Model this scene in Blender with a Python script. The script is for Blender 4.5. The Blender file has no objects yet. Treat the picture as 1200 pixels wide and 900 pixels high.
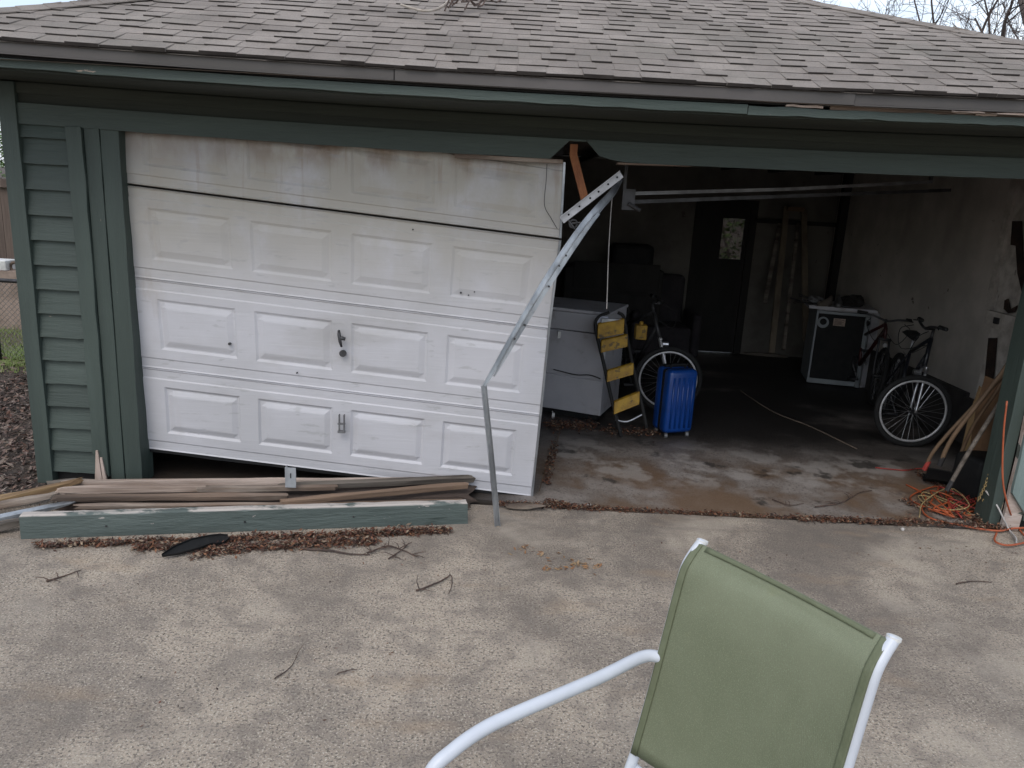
import bpy, bmesh, math, random
from mathutils import Vector, Matrix, noise
sc = bpy.context.scene
COL = sc.collection
R = math.radians
# ------------------------------------------------------------------ camera
PIT, YAW, ROL, CD, CH, FPX = R(14.1416), R(0.5436), R(3.1044), 4.53137, 1.9240, 900.0
_rt = Vector((math.cos(YAW), -math.sin(YAW), 0))
CF = Vector((math.sin(YAW)*math.cos(PIT), math.cos(YAW)*math.cos(PIT), -math.sin(PIT)))
_u = _rt.cross(CF)
CR = math.cos(ROL)*_rt + math.sin(ROL)*_u
CU = -math.sin(ROL)*_rt + math.cos(ROL)*_u
CP = Vector((0, -CD, CH))
cam = bpy.data.objects.new('camera', bpy.data.cameras.new('camera'))
COL.objects.link(cam); sc.camera = cam
cam.data.sensor_width = 36; cam.data.lens = 27; cam.data.clip_end = 2000; cam.data.clip_start = .05
m3 = Matrix((CR, CU, -CF)).transposed()
cam.matrix_world = Matrix.Translation(CP) @ m3.to_4x4()

# ------------------------------------------------------------------ sky, sun, exposure
SUN_EL, SUN_ROT = 52, 200       # degrees; the sun is high behind the viewer, lost in cloud
w = bpy.data.worlds.new('World'); sc.world = w; w.use_nodes = True
nt = w.node_tree; nt.nodes.clear()
def wn(t, **k):
    n = nt.nodes.new(t)
    for a, b in k.items(): setattr(n, a, b)
    return n
sky = wn('ShaderNodeTexSky'); sky.sky_type = 'NISHITA'; sky.sun_disc = False
sky.sun_elevation = R(SUN_EL); sky.sun_rotation = R(SUN_ROT); sky.air_density = 1.0; sky.dust_density = 2.5
tc = wn('ShaderNodeTexCoord'); mp = wn('ShaderNodeMapping'); mp.inputs['Scale'].default_value = (1, 1, 3)
nz = wn('ShaderNodeTexNoise'); nz.inputs['Scale'].default_value = 3.2; nz.inputs['Detail'].default_value = 6
rp = wn('ShaderNodeValToRGB'); rp.color_ramp.elements[0].position = .42; rp.color_ramp.elements[1].position = .70
rp.color_ramp.elements[0].color = (.30, .30, .30, 1); rp.color_ramp.elements[1].color = (.97, .97, .97, 1)
mx = wn('ShaderNodeMix', data_type='RGBA'); bg = wn('ShaderNodeBackground'); wo = wn('ShaderNodeOutputWorld')
mx.inputs[7].default_value = (6.3, 6.7, 7.2, 1)
nt.links.new(tc.outputs['Generated'], mp.inputs[0]); nt.links.new(mp.outputs[0], nz.inputs['Vector'])
nt.links.new(nz.outputs['Fac'], rp.inputs[0]); nt.links.new(rp.outputs['Color'], mx.inputs[0])
nt.links.new(sky.outputs[0], mx.inputs[6]); nt.links.new(mx.outputs[2], bg.inputs[0])
bg.inputs[1].default_value = .13
nt.links.new(bg.outputs[0], wo.inputs[0])
sl = bpy.data.lights.new('sun', 'SUN'); sl.energy = .5; sl.angle = R(35); sl.color = (1, .97, .92)
so = bpy.data.objects.new('sun', sl); COL.objects.link(so)
so.rotation_euler = (R(90-SUN_EL), 0, R(180-SUN_ROT)+math.pi)
_a = R(SUN_ROT); _dir = Vector((math.sin(_a)*math.cos(R(SUN_EL)), math.cos(_a)*math.cos(R(SUN_EL)), math.sin(R(SUN_EL))))
so.rotation_euler = _dir.to_track_quat('Z', 'Y').to_euler()
sc.view_settings.view_transform = 'Standard'; sc.view_settings.look = 'None'
sc.view_settings.exposure = .72; sc.view_settings.gamma = 1

# ------------------------------------------------------------------ helpers
def at(px, py, X=None, Y=None, Z=None):
    """the real point seen at a place of the photograph, on a plane at a known distance"""
    d = CF*FPX + CR*(px-600) - CU*(py-450)
    if Y is not None: t = (Y-CP.y)/d.y
    elif Z is not None: t = (Z-CP.z)/d.z
    else: t = (X-CP.x)/d.x
    return CP + d*t
def sag(x):          # the eave has dropped between the jambs since the middle post went
    t = max(0, 1-((x-.15)/2.9)**2); return -.034*t
def rnd(a, b): return random.uniform(a, b)

class MB:
    def __init__(s): s.v = []; s.f = []
    def add(s, vs, fs):
        o = len(s.v); s.v += [tuple(v) for v in vs]; s.f += [tuple(i+o for i in f) for f in fs]
    def box(s, x0, x1, y0, y1, z0, z1, m=None):
        vs = [Vector((x, y, z)) for z in (z0, z1) for y in (y0, y1) for x in (x0, x1)]
        if m: vs = [m @ v for v in vs]
        s.add(vs, [(0,2,3,1),(4,5,7,6),(0,1,5,4),(2,6,7,3),(0,4,6,2),(1,3,7,5)])
    def hexa(s, c):  # eight corners, same order as box
        s.add(c, [(0,2,3,1),(4,5,7,6),(0,1,5,4),(2,6,7,3),(0,4,6,2),(1,3,7,5)])
    def tube(s, pts, r, n=8, cap=True):
        pts = [Vector(p) for p in pts]; L = len(pts)
        rr = r if isinstance(r, (list, tuple)) else [r]*L
        up = None; rings = []
        for i, p in enumerate(pts):
            t = (pts[min(i+1, L-1)]-pts[max(i-1, 0)])
            if t.length < 1e-9: t = Vector((0,0,1))
            t.normalize()
            if up is None: up = Vector((0,0,1)) if abs(t.z) < .9 else Vector((1,0,0))
            a = t.cross(up)
            if a.length < 1e-4: a = t.cross(Vector((.3,1,.2)))
            a.normalize(); b = a.cross(t).normalized(); up = b
            rings.append([p + (a*math.cos(2*math.pi*k/n) + b*math.sin(2*math.pi*k/n))*rr[i] for k in range(n)])
        vs = [v for q in rings for v in q]
        fs = [(i*n+k, i*n+(k+1) % n, (i+1)*n+(k+1) % n, (i+1)*n+k) for i in range(L-1) for k in range(n)]
        if cap: fs += [tuple(range(n))[::-1], tuple((L-1)*n+k for k in range(n))]
        s.add(vs, fs)
    def ring(s, c, nrm, R_, r, n=40, m=8):
        nrm = Vector(nrm).normalized(); a = nrm.orthogonal().normalized(); b = nrm.cross(a); c = Vector(c)
        vs = []
        for i in range(n):
            q = 2*math.pi*i/n; e = a*math.cos(q)+b*math.sin(q)
            for k in range(m):
                w_ = 2*math.pi*k/m
                vs.append(c + e*(R_+r*math.cos(w_)) + nrm*r*math.sin(w_))
        s.add(vs, [(i*m+k, ((i+1) % n)*m+k, ((i+1) % n)*m+(k+1) % m, i*m+(k+1) % m) for i in range(n) for k in range(m)])
    def sweep(s, pts, prof, normal):
        """profile (list of (a,b)) swept along pts; a = sideways, b = along normal"""
        pts = [Vector(p) for p in pts]; L = len(pts); n = len(prof); vs = []
        for i, p in enumerate(pts):
            t = (pts[min(i+1, L-1)]-pts[max(i-1, 0)]).normalized()
            nn = normal[i] if isinstance(normal, list) else normal
            nn = Vector(nn); nn = (nn - t*nn.dot(t)).normalized(); a = t.cross(nn)
            vs += [p + a*q[0] + nn*q[1] for q in prof]
        s.add(vs, [(i*n+k, i*n+(k+1) % n, (i+1)*n+(k+1) % n, (i+1)*n+k) for i in range(L-1) for k in range(n)]
              + [tuple(range(n))[::-1], tuple((L-1)*n+k for k in range(n))])
    def build(s, name, mat, parent=None, smooth=False, bevel=0, loc=None, seg=2):
        me = bpy.data.meshes.new(name); me.from_pydata(s.v, [], s.f); me.update()
        bm = bmesh.new(); bm.from_mesh(me); bmesh.ops.recalc_face_normals(bm, faces=bm.faces)
        if smooth:
            for f in bm.faces: f.smooth = True
        bm.to_mesh(me); bm.free()
        me.materials.append(mat)
        o = bpy.data.objects.new(name, me); COL.objects.link(o)
        if parent: o.parent = parent
        if loc: o.location = loc
        if bevel:
            b = o.modifiers.new('bevel', 'BEVEL'); b.width = bevel; b.segments = seg; b.limit_method = 'ANGLE'
        return o
def curve(pts, n=8):
    pts = [Vector(p) for p in pts]; out = []
    P = [pts[0]*2-pts[1]] + pts + [pts[-1]*2-pts[-2]]
    for i in range(1, len(P)-2):
        a, b, c, d = P[i-1:i+3]
        for k in range(n):
            t = k/n
            out.append(.5*((2*b)+(c-a)*t+(2*a-5*b+4*c-d)*t*t+(3*b-a-3*c+d)*t**3))
    out.append(pts[-1]); return out
def tag(o, label=None, cat=None, group=None, kind=None):
    if label: o['label'] = label
    if cat: o['category'] = cat
    if group: o['group'] = group
    if kind: o['kind'] = kind
    return o
def empty(name, loc, label, cat, group=None):
    o = bpy.data.objects.new(name, None); COL.objects.link(o); o.location = loc
    return tag(o, label, cat, group)
def put(o, parent):   # parts are modelled in world space; keep them there under an Empty set at the thing's base
    o.parent = parent; o.matrix_parent_inverse = Matrix.Translation(-Vector(parent.location)); return o
def part(mb, name, mat, parent, **k):
    o = mb.build(name, mat, **k)
    root = parent
    if parent.type == 'EMPTY': put(o, parent)
    else:
        o.parent = parent
        o.matrix_parent_inverse = Matrix.Identity(4)
    return o

# ------------------------------------------------------------------ materials
def pm(name, base, base2=None, scale=6, stretch=(1,1,1), lo=.35, hi=.65, rough=.8, metal=0, bump=0, bscale=60,
       bstretch=None, stains=(), island=0, speck=None, detail=8, spec=.5, objrand=True, dist=.01):
    m = bpy.data.materials.new(name); m.use_nodes = True; t = m.node_tree; N = t.nodes; Lk = t.links
    b = N['Principled BSDF']; b.inputs['Roughness'].default_value = rough; b.inputs['Metallic'].default_value = metal
    b.inputs['Specular IOR Level'].default_value = spec
    tx = N.new('ShaderNodeTexCoord'); src = tx.outputs['Object']
    if objrand:
        oi = N.new('ShaderNodeObjectInfo'); sc_ = N.new('ShaderNodeMath'); sc_.operation = 'MULTIPLY'; sc_.inputs[1].default_value = 37
        Lk.new(oi.outputs['Random'], sc_.inputs[0])
        va = N.new('ShaderNodeVectorMath'); va.operation = 'ADD'; Lk.new(src, va.inputs[0]); Lk.new(sc_.outputs[0], va.inputs[1]); vsrc = va.outputs[0]
    else: vsrc = src
    def nzt(scl, st, det=detail, rgh=.6):
        mp_ = N.new('ShaderNodeMapping'); mp_.inputs['Scale'].default_value = st; Lk.new(vsrc, mp_.inputs[0])
        n_ = N.new('ShaderNodeTexNoise'); n_.inputs['Scale'].default_value = scl; n_.inputs['Detail'].default_value = det
        n_.inputs['Roughness'].default_value = rgh
        Lk.new(mp_.outputs[0], n_.inputs['Vector']); return n_.outputs['Fac']
    def ramp(fac, a, c):
        r_ = N.new('ShaderNodeMapRange'); r_.inputs[1].default_value = a; r_.inputs[2].default_value = c; r_.interpolation_type = 'SMOOTHSTEP'
        Lk.new(fac, r_.inputs[0]); return r_.outputs[0]
    def mix(fac, ca, cb, mode='MIX'):
        x = N.new('ShaderNodeMix'); x.data_type = 'RGBA'; x.blend_type = mode
        if isinstance(fac, (int, float)): x.inputs[0].default_value = fac
        else: Lk.new(fac, x.inputs[0])
        for i, c in ((6, ca), (7, cb)):
            if isinstance(c, tuple): x.inputs[i].default_value = (*c, 1)
            else: Lk.new(c, x.inputs[i])
        return x.outputs[2]
    def mul(a, c):
        x = N.new('ShaderNodeMath'); x.operation = 'MULTIPLY'
        for i, q in enumerate((a, c)):
            if isinstance(q, (int, float)): x.inputs[i].default_value = q
            else: Lk.new(q, x.inputs[i])
        return x.outputs[0]
    cur = mix(ramp(nzt(scale, stretch), lo, hi), base, base2 or tuple(c*.75 for c in base))
    if island:
        g = N.new('ShaderNodeNewGeometry'); r_ = N.new('ShaderNodeMapRange'); r_.inputs[3].default_value = 1-island; r_.inputs[4].default_value = 1+island
        Lk.new(g.outputs['Random Per Island'], r_.inputs[0])
        cc = N.new('ShaderNodeCombineColor')
        for i in range(3): Lk.new(r_.outputs[0], cc.inputs[i])
        cur = mix(1.0, cur, cc.outputs[0], 'MULTIPLY')
    if speck:   # (colour, scale, lo, hi, amount)
        for (c, s_, a, e, am) in speck:
            cur = mix(mul(ramp(nzt(s_, (1,1,1), 2, .5), a, e), am), cur, c)
    for st in stains:  # dict(c, s, st, lo, hi, amt, z=(z0,z1), axis)
        f = ramp(nzt(st.get('s', 3), st.get('st', (1,1,1)), st.get('det', 6)), st['lo'], st['hi'])
        for ax in 'xyz':
            if ax in st:
                sp = N.new('ShaderNodeSeparateXYZ'); Lk.new(src, sp.inputs[0])
                f = mul(f, ramp(sp.outputs['xyz'.index(ax)], *st[ax]))
            if ax+'2' in st:
                sp = N.new('ShaderNodeSeparateXYZ'); Lk.new(src, sp.inputs[0])
                f = mul(f, ramp(sp.outputs['xyz'.index(ax)], *st[ax+'2']))
        cur = mix(mul(f, st.get('amt', 1)), cur, st['c'])
    Lk.new(cur, b.inputs['Base Color'])
    if bump:
        bp = N.new('ShaderNodeBump'); bp.inputs['Strength'].default_value = bump; bp.inputs['Distance'].default_value = dist
        Lk.new(nzt(bscale, bstretch or stretch, 6, .65), bp.inputs['Height']); Lk.new(bp.outputs[0], b.inputs['Normal'])
    return m

G1, G2 = (.050, .070, .060), (.035, .050, .043)
BARE = (.33, .26, .20); WHITEP = (.55, .55, .52)
def green(name, st):
    bst = st
    return pm(name, G1, G2, 5, st, .3, .7, rough=.62, bump=.5, bscale=40, bstretch=st,
              stains=[dict(c=(.075, .10, .09), s=7, st=st, lo=.55, hi=.8, amt=.5),
                      dict(c=BARE, s=14, st=(st[0]*.6+.2, st[1], st[2]*.6+.2), lo=.70, hi=.72, amt=.8),
                      dict(c=(.03, .04, .035), s=2.5, lo=.55, hi=.8, amt=.35)])
M = {}
M['green_h'] = green('green paint, grain along', (.12, 1, 1.4))
M['green_v'] = green('green paint, grain upright', (1.4, 1, .12))
M['pale_green'] = pm('sun bleached pale green paint', (.20, .26, .25), (.14, .185, .175), 5, (1.4, 1, .12), rough=.7, bump=.6, bscale=40, bstretch=(1.4, 1, .12), stains=[dict(c=(.42, .36, .31), s=7, st=(1.5, 1, .3), lo=.60, hi=.62, amt=.9)])
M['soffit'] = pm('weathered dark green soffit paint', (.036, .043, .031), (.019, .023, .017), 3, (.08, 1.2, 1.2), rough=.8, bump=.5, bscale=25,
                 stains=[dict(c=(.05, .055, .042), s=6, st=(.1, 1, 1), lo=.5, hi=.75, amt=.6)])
M['drip'] = pm('grey brown painted metal drip edge', (.090, .080, .076), (.055, .050, .045), 1.2, (.3, 1, 1), rough=.55, bump=.15, bscale=20)
M['shingle'] = pm('weathered asphalt shingle', (.300, .262, .232), (.220, .190, .166), 2.2, rough=.95, bump=.8, bscale=260, island=.11,
                  speck=[((.10, .09, .085), 160, .52, .7, .6), ((.36, .33, .30), 220, .6, .75, .4)],
                  stains=[dict(c=(.13, .125, .10), s=.9, lo=.5, hi=.7, amt=.4)], objrand=False)
M['cut_edge'] = pm('dark cut edge of shingle', (.022, .018, .016), (.04, .034, .03), 9, rough=1, objrand=False)  # cut edges are black; the tone also deepens the course shadow lines
M['door'] = pm('dirty white painted steel door', (.50, .50, .53), (.445, .445, .465), 1.6, (1, 1, 1), rough=.55, bump=.30, bscale=26, bstretch=(.10, 1, 2.4), objrand=False, dist=.006,
               stains=[dict(c=(.36, .335, .28), s=3, st=(1, 1, .7), lo=.20, hi=.55, amt=.85, z=(1.0, 1.85)),  # beige towards the top: dirt and eave shade put into the colour
                       dict(c=(.17, .105, .06), s=6, st=(1.1, 1, .5), lo=.36, hi=.66, amt=.7, z=(1.93, 2.10)),
                       dict(c=(.22, .15, .09), s=9, st=(2.2, 1, .12), lo=.58, hi=.70, amt=.35, z=(1.62, 2.02)),
                       dict(c=(.34, .33, .32), s=1.3, st=(.5, 1, 1.6), lo=.5, hi=.68, amt=.55),
                       dict(c=(.30, .30, .30), s=17, st=(.35, 1, 1.5), lo=.60, hi=.68, amt=.45),
                       dict(c=(.30, .24, .18), s=6, st=(1, 1, .3), lo=.52, hi=.7, amt=.5, x2=(-1.95, -2.25))])
M['galv'] = pm('weathered galvanised steel', (.40, .42, .44), (.22, .235, .25), 9, (1,1,.4), rough=.34, metal=.6, bump=.2, bscale=40,
               stains=[dict(c=(.16, .13, .11), s=9, lo=.55, hi=.75, amt=.5)])
M['steel_dull'] = pm('dull grey steel', (.20, .205, .21), (.12, .12, .125), 9, rough=.5, metal=.3)
M['steel_dark'] = pm('dark oily steel', (.07, .07, .075), (.04, .04, .04), 12, rough=.5, metal=.5)
M['raw_wood'] = pm('weathered bare wood', (.19, .135, .10), (.07, .05, .038), 6, (.10, 1.6, 1.6), rough=.9, bump=.9, bscale=30, bstretch=(.08, 1.5, 1.5),
                   stains=[dict(c=(.42, .36, .30), s=4, st=(.15, 1, 1), lo=.5, hi=.7, amt=.7), dict(c=(.055, .04, .032), s=8, st=(.12, 1.3, 1.3), lo=.56, hi=.66, amt=.8)])
M['grey_wood'] = pm('grey rotten wood', (.20, .175, .15), (.10, .085, .07), 5, (.10, 1.6, 1.6), rough=.95, bump=.9, bscale=30, bstretch=(.08, 1.5, 1.5),
                   stains=[dict(c=(.04, .032, .026), s=8, st=(.12, 1.3, 1.3), lo=.52, hi=.64, amt=.8)])
M['pale_wood'] = pm('pale split wood', (.50, .41, .35), (.20, .145, .11), 6, (.10, 1.6, 1.6), rough=.9, bump=.9, bscale=30, bstretch=(.08, 1.5, 1.5),
                   stains=[dict(c=(.09, .06, .045), s=8, st=(.12, 1.3, 1.3), lo=.58, hi=.66, amt=.85)])
M['tan_wood'] = pm('tan split wood', (.23, .155, .105), (.10, .065, .043), 6, (.10, 1.6, 1.6), rough=.9, bump=.9, bscale=30, bstretch=(.08, 1.5, 1.5),
                   stains=[dict(c=(.07, .045, .035), s=8, st=(.12, 1.3, 1.3), lo=.58, hi=.66, amt=.85)])
M['gap_wood'] = pm('dark wood shading the pile gaps', (.07, .05, .04), (.035, .027, .022), 4, (.10, 1.6, 1.6), rough=.95, bump=.9, bscale=30)  # near-black tone puts the shade of the board pile's gaps into colour
M['rot_brown'] = pm('dark reddish rotten wood', (.045, .025, .018), (.02, .013, .01), 9, rough=.95, bump=.8, bscale=40, objrand=False)
M['orange_wood'] = pm('fresh broken orange wood', (.40, .16, .065), (.22, .08, .035), 8, (1.5, 1.5, .12), rough=.8, bump=.8, bscale=30)
M['yellow_wood'] = pm('yellowed split wood', (.30, .20, .095), (.14, .085, .045), 6, (.1, 1.6, 1.6), rough=.9, bump=.9, bscale=30)
M['back_board'] = pm('dusty tan board', (.17, .14, .10), (.10, .08, .06), 6, (1, 1, .3), rough=.8, bump=.2)
M['tan_handle'] = pm('worn tan tool handle wood', (.19, .125, .075), (.11, .07, .042), 6, (1, 1, .3), rough=.7, bump=.2)
M['old_paint_edge'] = pm('pinkish chipped primer', (.47, .40, .36), (.30, .23, .19), 12, (.2, 1, 1), rough=.85, bump=.6, bscale=50,
                 stains=[dict(c=G1, s=10, st=(.5, 1, 1), lo=.56, hi=.60, amt=.9)])
M['pale_sliver'] = pm('pinkish raw splinter wood', (.46, .37, .32), (.34, .26, .21), 8, (1.5, 1.5, .12), rough=.9, bump=.6)
M['concrete'] = pm('old exposed aggregate concrete', (.43, .362, .288), (.305, .257, .208), 1.6, lo=.38, hi=.62, rough=.92, bump=1.0, bscale=120, dist=.010, detail=12, objrand=False,
                   speck=[((.10, .085, .073), 88, .53, .64, .85), ((.64, .58, .49), 120, .55, .66, .75), ((.15, .128, .11), 48, .56, .66, .45), ((.19, .164, .142), 9, .44, .68, .5)],
                   stains=[dict(c=(.165, .140, .118), s=.75, lo=.46, hi=.66, amt=.65, det=12),
                           dict(c=(.14, .12, .105), s=2.6, lo=.53, hi=.70, amt=.40, det=14),
                           dict(c=(.38, .27, .17), s=2.1, lo=.56, hi=.72, amt=.35, st=(.6, 1.5, 1)),
                           dict(c=(.48, .42, .345), s=1.2, lo=.52, hi=.68, amt=.55, det=12),
                           dict(c=(.15, .13, .115), s=5, st=(.5, 1.5, 1), lo=.45, hi=.65, amt=.5, y=(-.55, -.15))])
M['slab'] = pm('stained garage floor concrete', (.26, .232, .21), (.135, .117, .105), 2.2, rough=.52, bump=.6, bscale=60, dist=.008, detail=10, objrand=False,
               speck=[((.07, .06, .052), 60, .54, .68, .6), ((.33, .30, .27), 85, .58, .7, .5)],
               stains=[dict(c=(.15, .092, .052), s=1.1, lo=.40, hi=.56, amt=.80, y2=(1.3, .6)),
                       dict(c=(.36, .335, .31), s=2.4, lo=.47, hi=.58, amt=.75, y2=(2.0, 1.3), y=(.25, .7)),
                       dict(c=(.018, .016, .015), s=1.0, st=(.7, 1.5, 1), lo=.25, hi=.50, amt=.95, y=(.9, 1.7)),  # wet floor further back, plus the bay's gloom put into the colour
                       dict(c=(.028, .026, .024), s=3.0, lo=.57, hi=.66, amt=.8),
                       dict(c=(.02, .017, .015), s=1, lo=.0, hi=.1, amt=.9, x2=(.4, -.1))])  # nearly black across the floor behind the hanging door
M['soil'] = pm('damp earth', (.075, .055, .042), (.045, .034, .027), 5, rough=1, bump=1, bscale=40, objrand=False, dist=.03,
               speck=[((.16, .12, .09), 45, .58, .7, .6)])
M['lawn'] = pm('patchy lawn ground', (.18, .24, .07), (.10, .085, .05), 1.5, rough=1, bump=1, bscale=30, objrand=False, dist=.03)
M['int_wall'] = pm('dirty off white interior wall', (.15, .14, .125), (.09, .083, .073), 1.6, rough=.9, bump=.3, bscale=12, objrand=False,  # darkened copy of the plaster wall, the bay's gloom put into its colour
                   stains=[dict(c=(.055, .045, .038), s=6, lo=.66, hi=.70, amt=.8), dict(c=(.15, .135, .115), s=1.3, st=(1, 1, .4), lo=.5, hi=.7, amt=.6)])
M['plaster_wall'] = pm('smudged off white plaster wall', (.52, .475, .425), (.37, .34, .30), 1.6, rough=.9, bump=.3, bscale=12, objrand=False,  # paler copy of the interior wall, brighter light put into its colour
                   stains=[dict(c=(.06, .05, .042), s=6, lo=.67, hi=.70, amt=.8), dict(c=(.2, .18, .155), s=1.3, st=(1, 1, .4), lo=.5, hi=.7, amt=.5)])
M['plaster'] = pm('flaking grey white plaster', (.58, .54, .49), (.38, .34, .30), 7, rough=.95, bump=.8, bscale=30, objrand=False,
                  stains=[dict(c=(.05, .035, .027), s=5.5, st=(1, 1.4, .5), lo=.60, hi=.66, amt=.6)])
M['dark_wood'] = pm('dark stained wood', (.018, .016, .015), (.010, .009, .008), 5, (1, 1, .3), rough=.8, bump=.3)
M['curb'] = pm('dark stem wall concrete', (.05, .045, .042), (.03, .027, .026), 3, rough=.9, bump=.4)  # near-black band along the foot of the right wall
M['chair_white'] = pm('white powder coated tube', (.55, .58, .63), (.50, .53, .58), 6, rough=.32, bump=.05, bscale=80,
                      stains=[dict(c=(.40, .38, .34), s=9, lo=.62, hi=.75, amt=.4)])
M['leaf'] = None

def ramp_island(name, cols, rough=.8, bump=0):
    m = bpy.data.materials.new(name); m.use_nodes = True; t = m.node_tree; N = t.nodes
    b = N['Principled BSDF']; b.inputs['Roughness'].default_value = rough
    g = N.new('ShaderNodeNewGeometry'); r_ = N.new('ShaderNodeValToRGB'); r_.color_ramp.interpolation = 'LINEAR'
    e = r_.color_ramp.elements; n = len(cols)
    while len(e) < n: e.new(.5)
    for i, c in enumerate(cols): e[i].position = i/(n-1); e[i].color = (*c, 1)
    t.links.new(g.outputs['Random Per Island'], r_.inputs[0])
    x = N.new('ShaderNodeTexNoise'); x.inputs['Scale'].default_value = 90
    q = N.new('ShaderNodeMix'); q.data_type = 'RGBA'; q.blend_type = 'MULTIPLY'; q.inputs[0].default_value = .5
    t.links.new(r_.outputs[0], q.inputs[6]); t.links.new(x.outputs['Color'], q.inputs[7])
    t.links.new(q.outputs[2], b.inputs['Base Color']); return m
M['leaf'] = ramp_island('dry fallen leaves', [(.09, .035, .025), (.20, .075, .04), (.035, .02, .016), (.06, .03, .022), (.30, .14, .07), (.14, .055, .03), (.03, .018, .015), (.40, .30, .21), (.05, .028, .02)])
M['leaf_grey'] = ramp_island('grey brown leaf mould', [(.10, .065, .05), (.24, .17, .14), (.05, .033, .027), (.36, .29, .24), (.16, .08, .055), (.035, .026, .023)])
M['leaf_yellow'] = ramp_island('yellow tan fallen leaves', [(.36, .20, .09), (.28, .13, .06), (.42, .30, .17), (.20, .09, .05)])
M['foliage'] = ramp_island('evergreen leaves', [(.06, .11, .03), (.11, .20, .05), (.16, .26, .08), (.05, .09, .03)], .5)
M['grass'] = ramp_island('short grass', [(.20, .30, .07), (.27, .36, .10), (.30, .32, .14), (.15, .22, .06)], .7)
M['bark'] = pm('bare tree bark', (.12, .095, .085), (.07, .055, .05), 6, (1, 1, .3), rough=.95, bump=.8)
M['twig'] = pm('dead twig bark', (.10, .065, .05), (.05, .035, .03), 20, rough=.9, bump=.5)
M['pale_twig'] = pm('bleached twig', (.42, .38, .33), (.30, .26, .22), 20, rough=.9)
M['fence_wood'] = pm('weathered fence boards', (.155, .115, .095), (.085, .062, .052), 4, (1.5, 1, .12), rough=.95, bump=.8, bscale=25, island=.2)
M['black_plastic'] = pm('scuffed black plastic', (.010, .011, .012), (.016, .016, .016), 8, spec=.2, rough=.65, bump=.3)
M['rubber'] = pm('black rubber', (.014, .014, .014), None, 8, rough=.85)
M['chrome'] = pm('dull chrome', (.55, .56, .58), (.38, .38, .39), 14, rough=.3, metal=.85)
M['rim'] = pm('silver alloy rim', (.62, .62, .63), (.5, .5, .5), 14, rough=.35, metal=.35)
M['blue'] = pm('glossy blue hard shell', (.006, .050, .24), (.005, .038, .18), 4, rough=.28, bump=.05)
M['yellow'] = pm('grimy yellow plastic', (.42, .25, .02), (.27, .15, .016), 14, rough=.6, bump=.4,
                 stains=[dict(c=(.06, .045, .025), s=16, lo=.55, hi=.64, amt=.85)])
M['appliance'] = pm('pale enamel side panel', (.27, .30, .32), (.19, .21, .22), 2, (1, 1, .5), rough=.45, bump=.1)
M['cabinet'] = pm('off white enamelled metal', (.46, .46, .49), (.40, .40, .43), 2.5, rough=.5, bump=.1,
                  stains=[dict(c=(.22, .19, .17), s=5, lo=.55, hi=.7, amt=.5)])
M['label'] = pm('faded paper sticker', (.42, .34, .28), (.25, .19, .16), 60, (.5, 1, 3), rough=.8)
M['orange_cord'] = pm('orange rubber cord', (.40, .095, .035), (.28, .065, .025), 10, rough=.5)
M['red_cord'] = pm('faded red cord', (.38, .05, .04), (.25, .035, .03), 10, rough=.6)
M['white_cord'] = pm('dirty white cord', (.50, .48, .46), None, 10, rough=.6)
M['rope'] = pm('straw coloured rope', (.36, .27, .12), (.2, .14, .07), 60, rough=.95, bump=.5)
M['cardboard'] = pm('water stained brown board', (.20, .115, .06), (.12, .065, .035), 3, rough=.9, bump=.3)
M['glass'] = pm('grimy window glass', (.20, .18, .17), None, rough=.05); M['glass'].node_tree.nodes['Principled BSDF'].inputs['Transmission Weight'].default_value = 1
M['white_plastic'] = pm('white plastic', (.65, .65, .63), None, 10, rough=.5)
M['red_paint'] = pm('dark red bicycle paint', (.05, .008, .008), (.03, .006, .006), 8, rough=.45)
M['navy_paint'] = pm('dark bicycle paint', (.016, .018, .024), None, 8, rough=.35)
M['wiremesh'] = pm('dull galvanised wire', (.16, .16, .15), None, 20, rough=.6, metal=.4)
# woven sling cloth
def cloth():
    m = pm('green woven sling mesh', (.152, .166, .104), (.126, .140, .084), 3.2, rough=.62, objrand=False,
           speck=[((.24, .29, .18), 420, .5, .7, .45), ((.10, .13, .07), 300, .55, .7, .35)],
           stains=[dict(c=(.24, .27, .18), s=2.0, lo=.4, hi=.8, amt=.4, z=(.75, .95)), dict(c=(.20, .20, .06), s=6, lo=.66, hi=.85, amt=.3)])
    t = m.node_tree; N = t.nodes; tx = N.new('ShaderNodeTexCoord')
    hs = []
    for ax in ('X', 'Z'):
        wv = N.new('ShaderNodeTexWave'); wv.bands_direction = ax; wv.inputs['Scale'].default_value = 110
        t.links.new(tx.outputs['UV'], wv.inputs['Vector']) if False else t.links.new(tx.outputs['Object'], wv.inputs['Vector']); hs.append(wv)
    a = N.new('ShaderNodeMath'); a.operation = 'MAXIMUM'; t.links.new(hs[0].outputs['Fac'], a.inputs[0]); t.links.new(hs[1].outputs['Fac'], a.inputs[1])
    bp = N.new('ShaderNodeBump'); bp.inputs['Strength'].default_value = .5; bp.inputs['Distance'].default_value = .001
    b = N['Principled BSDF']; t.links.new(a.outputs[0], bp.inputs['Height']); t.links.new(bp.outputs[0], b.inputs['Normal'])
    return m
M['cloth'] = cloth()
M['hem'] = pm('darker doubled sling hem', (.122, .138, .080), (.104, .119, .066), 30, rough=.65, bump=.3, bscale=200)

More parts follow.
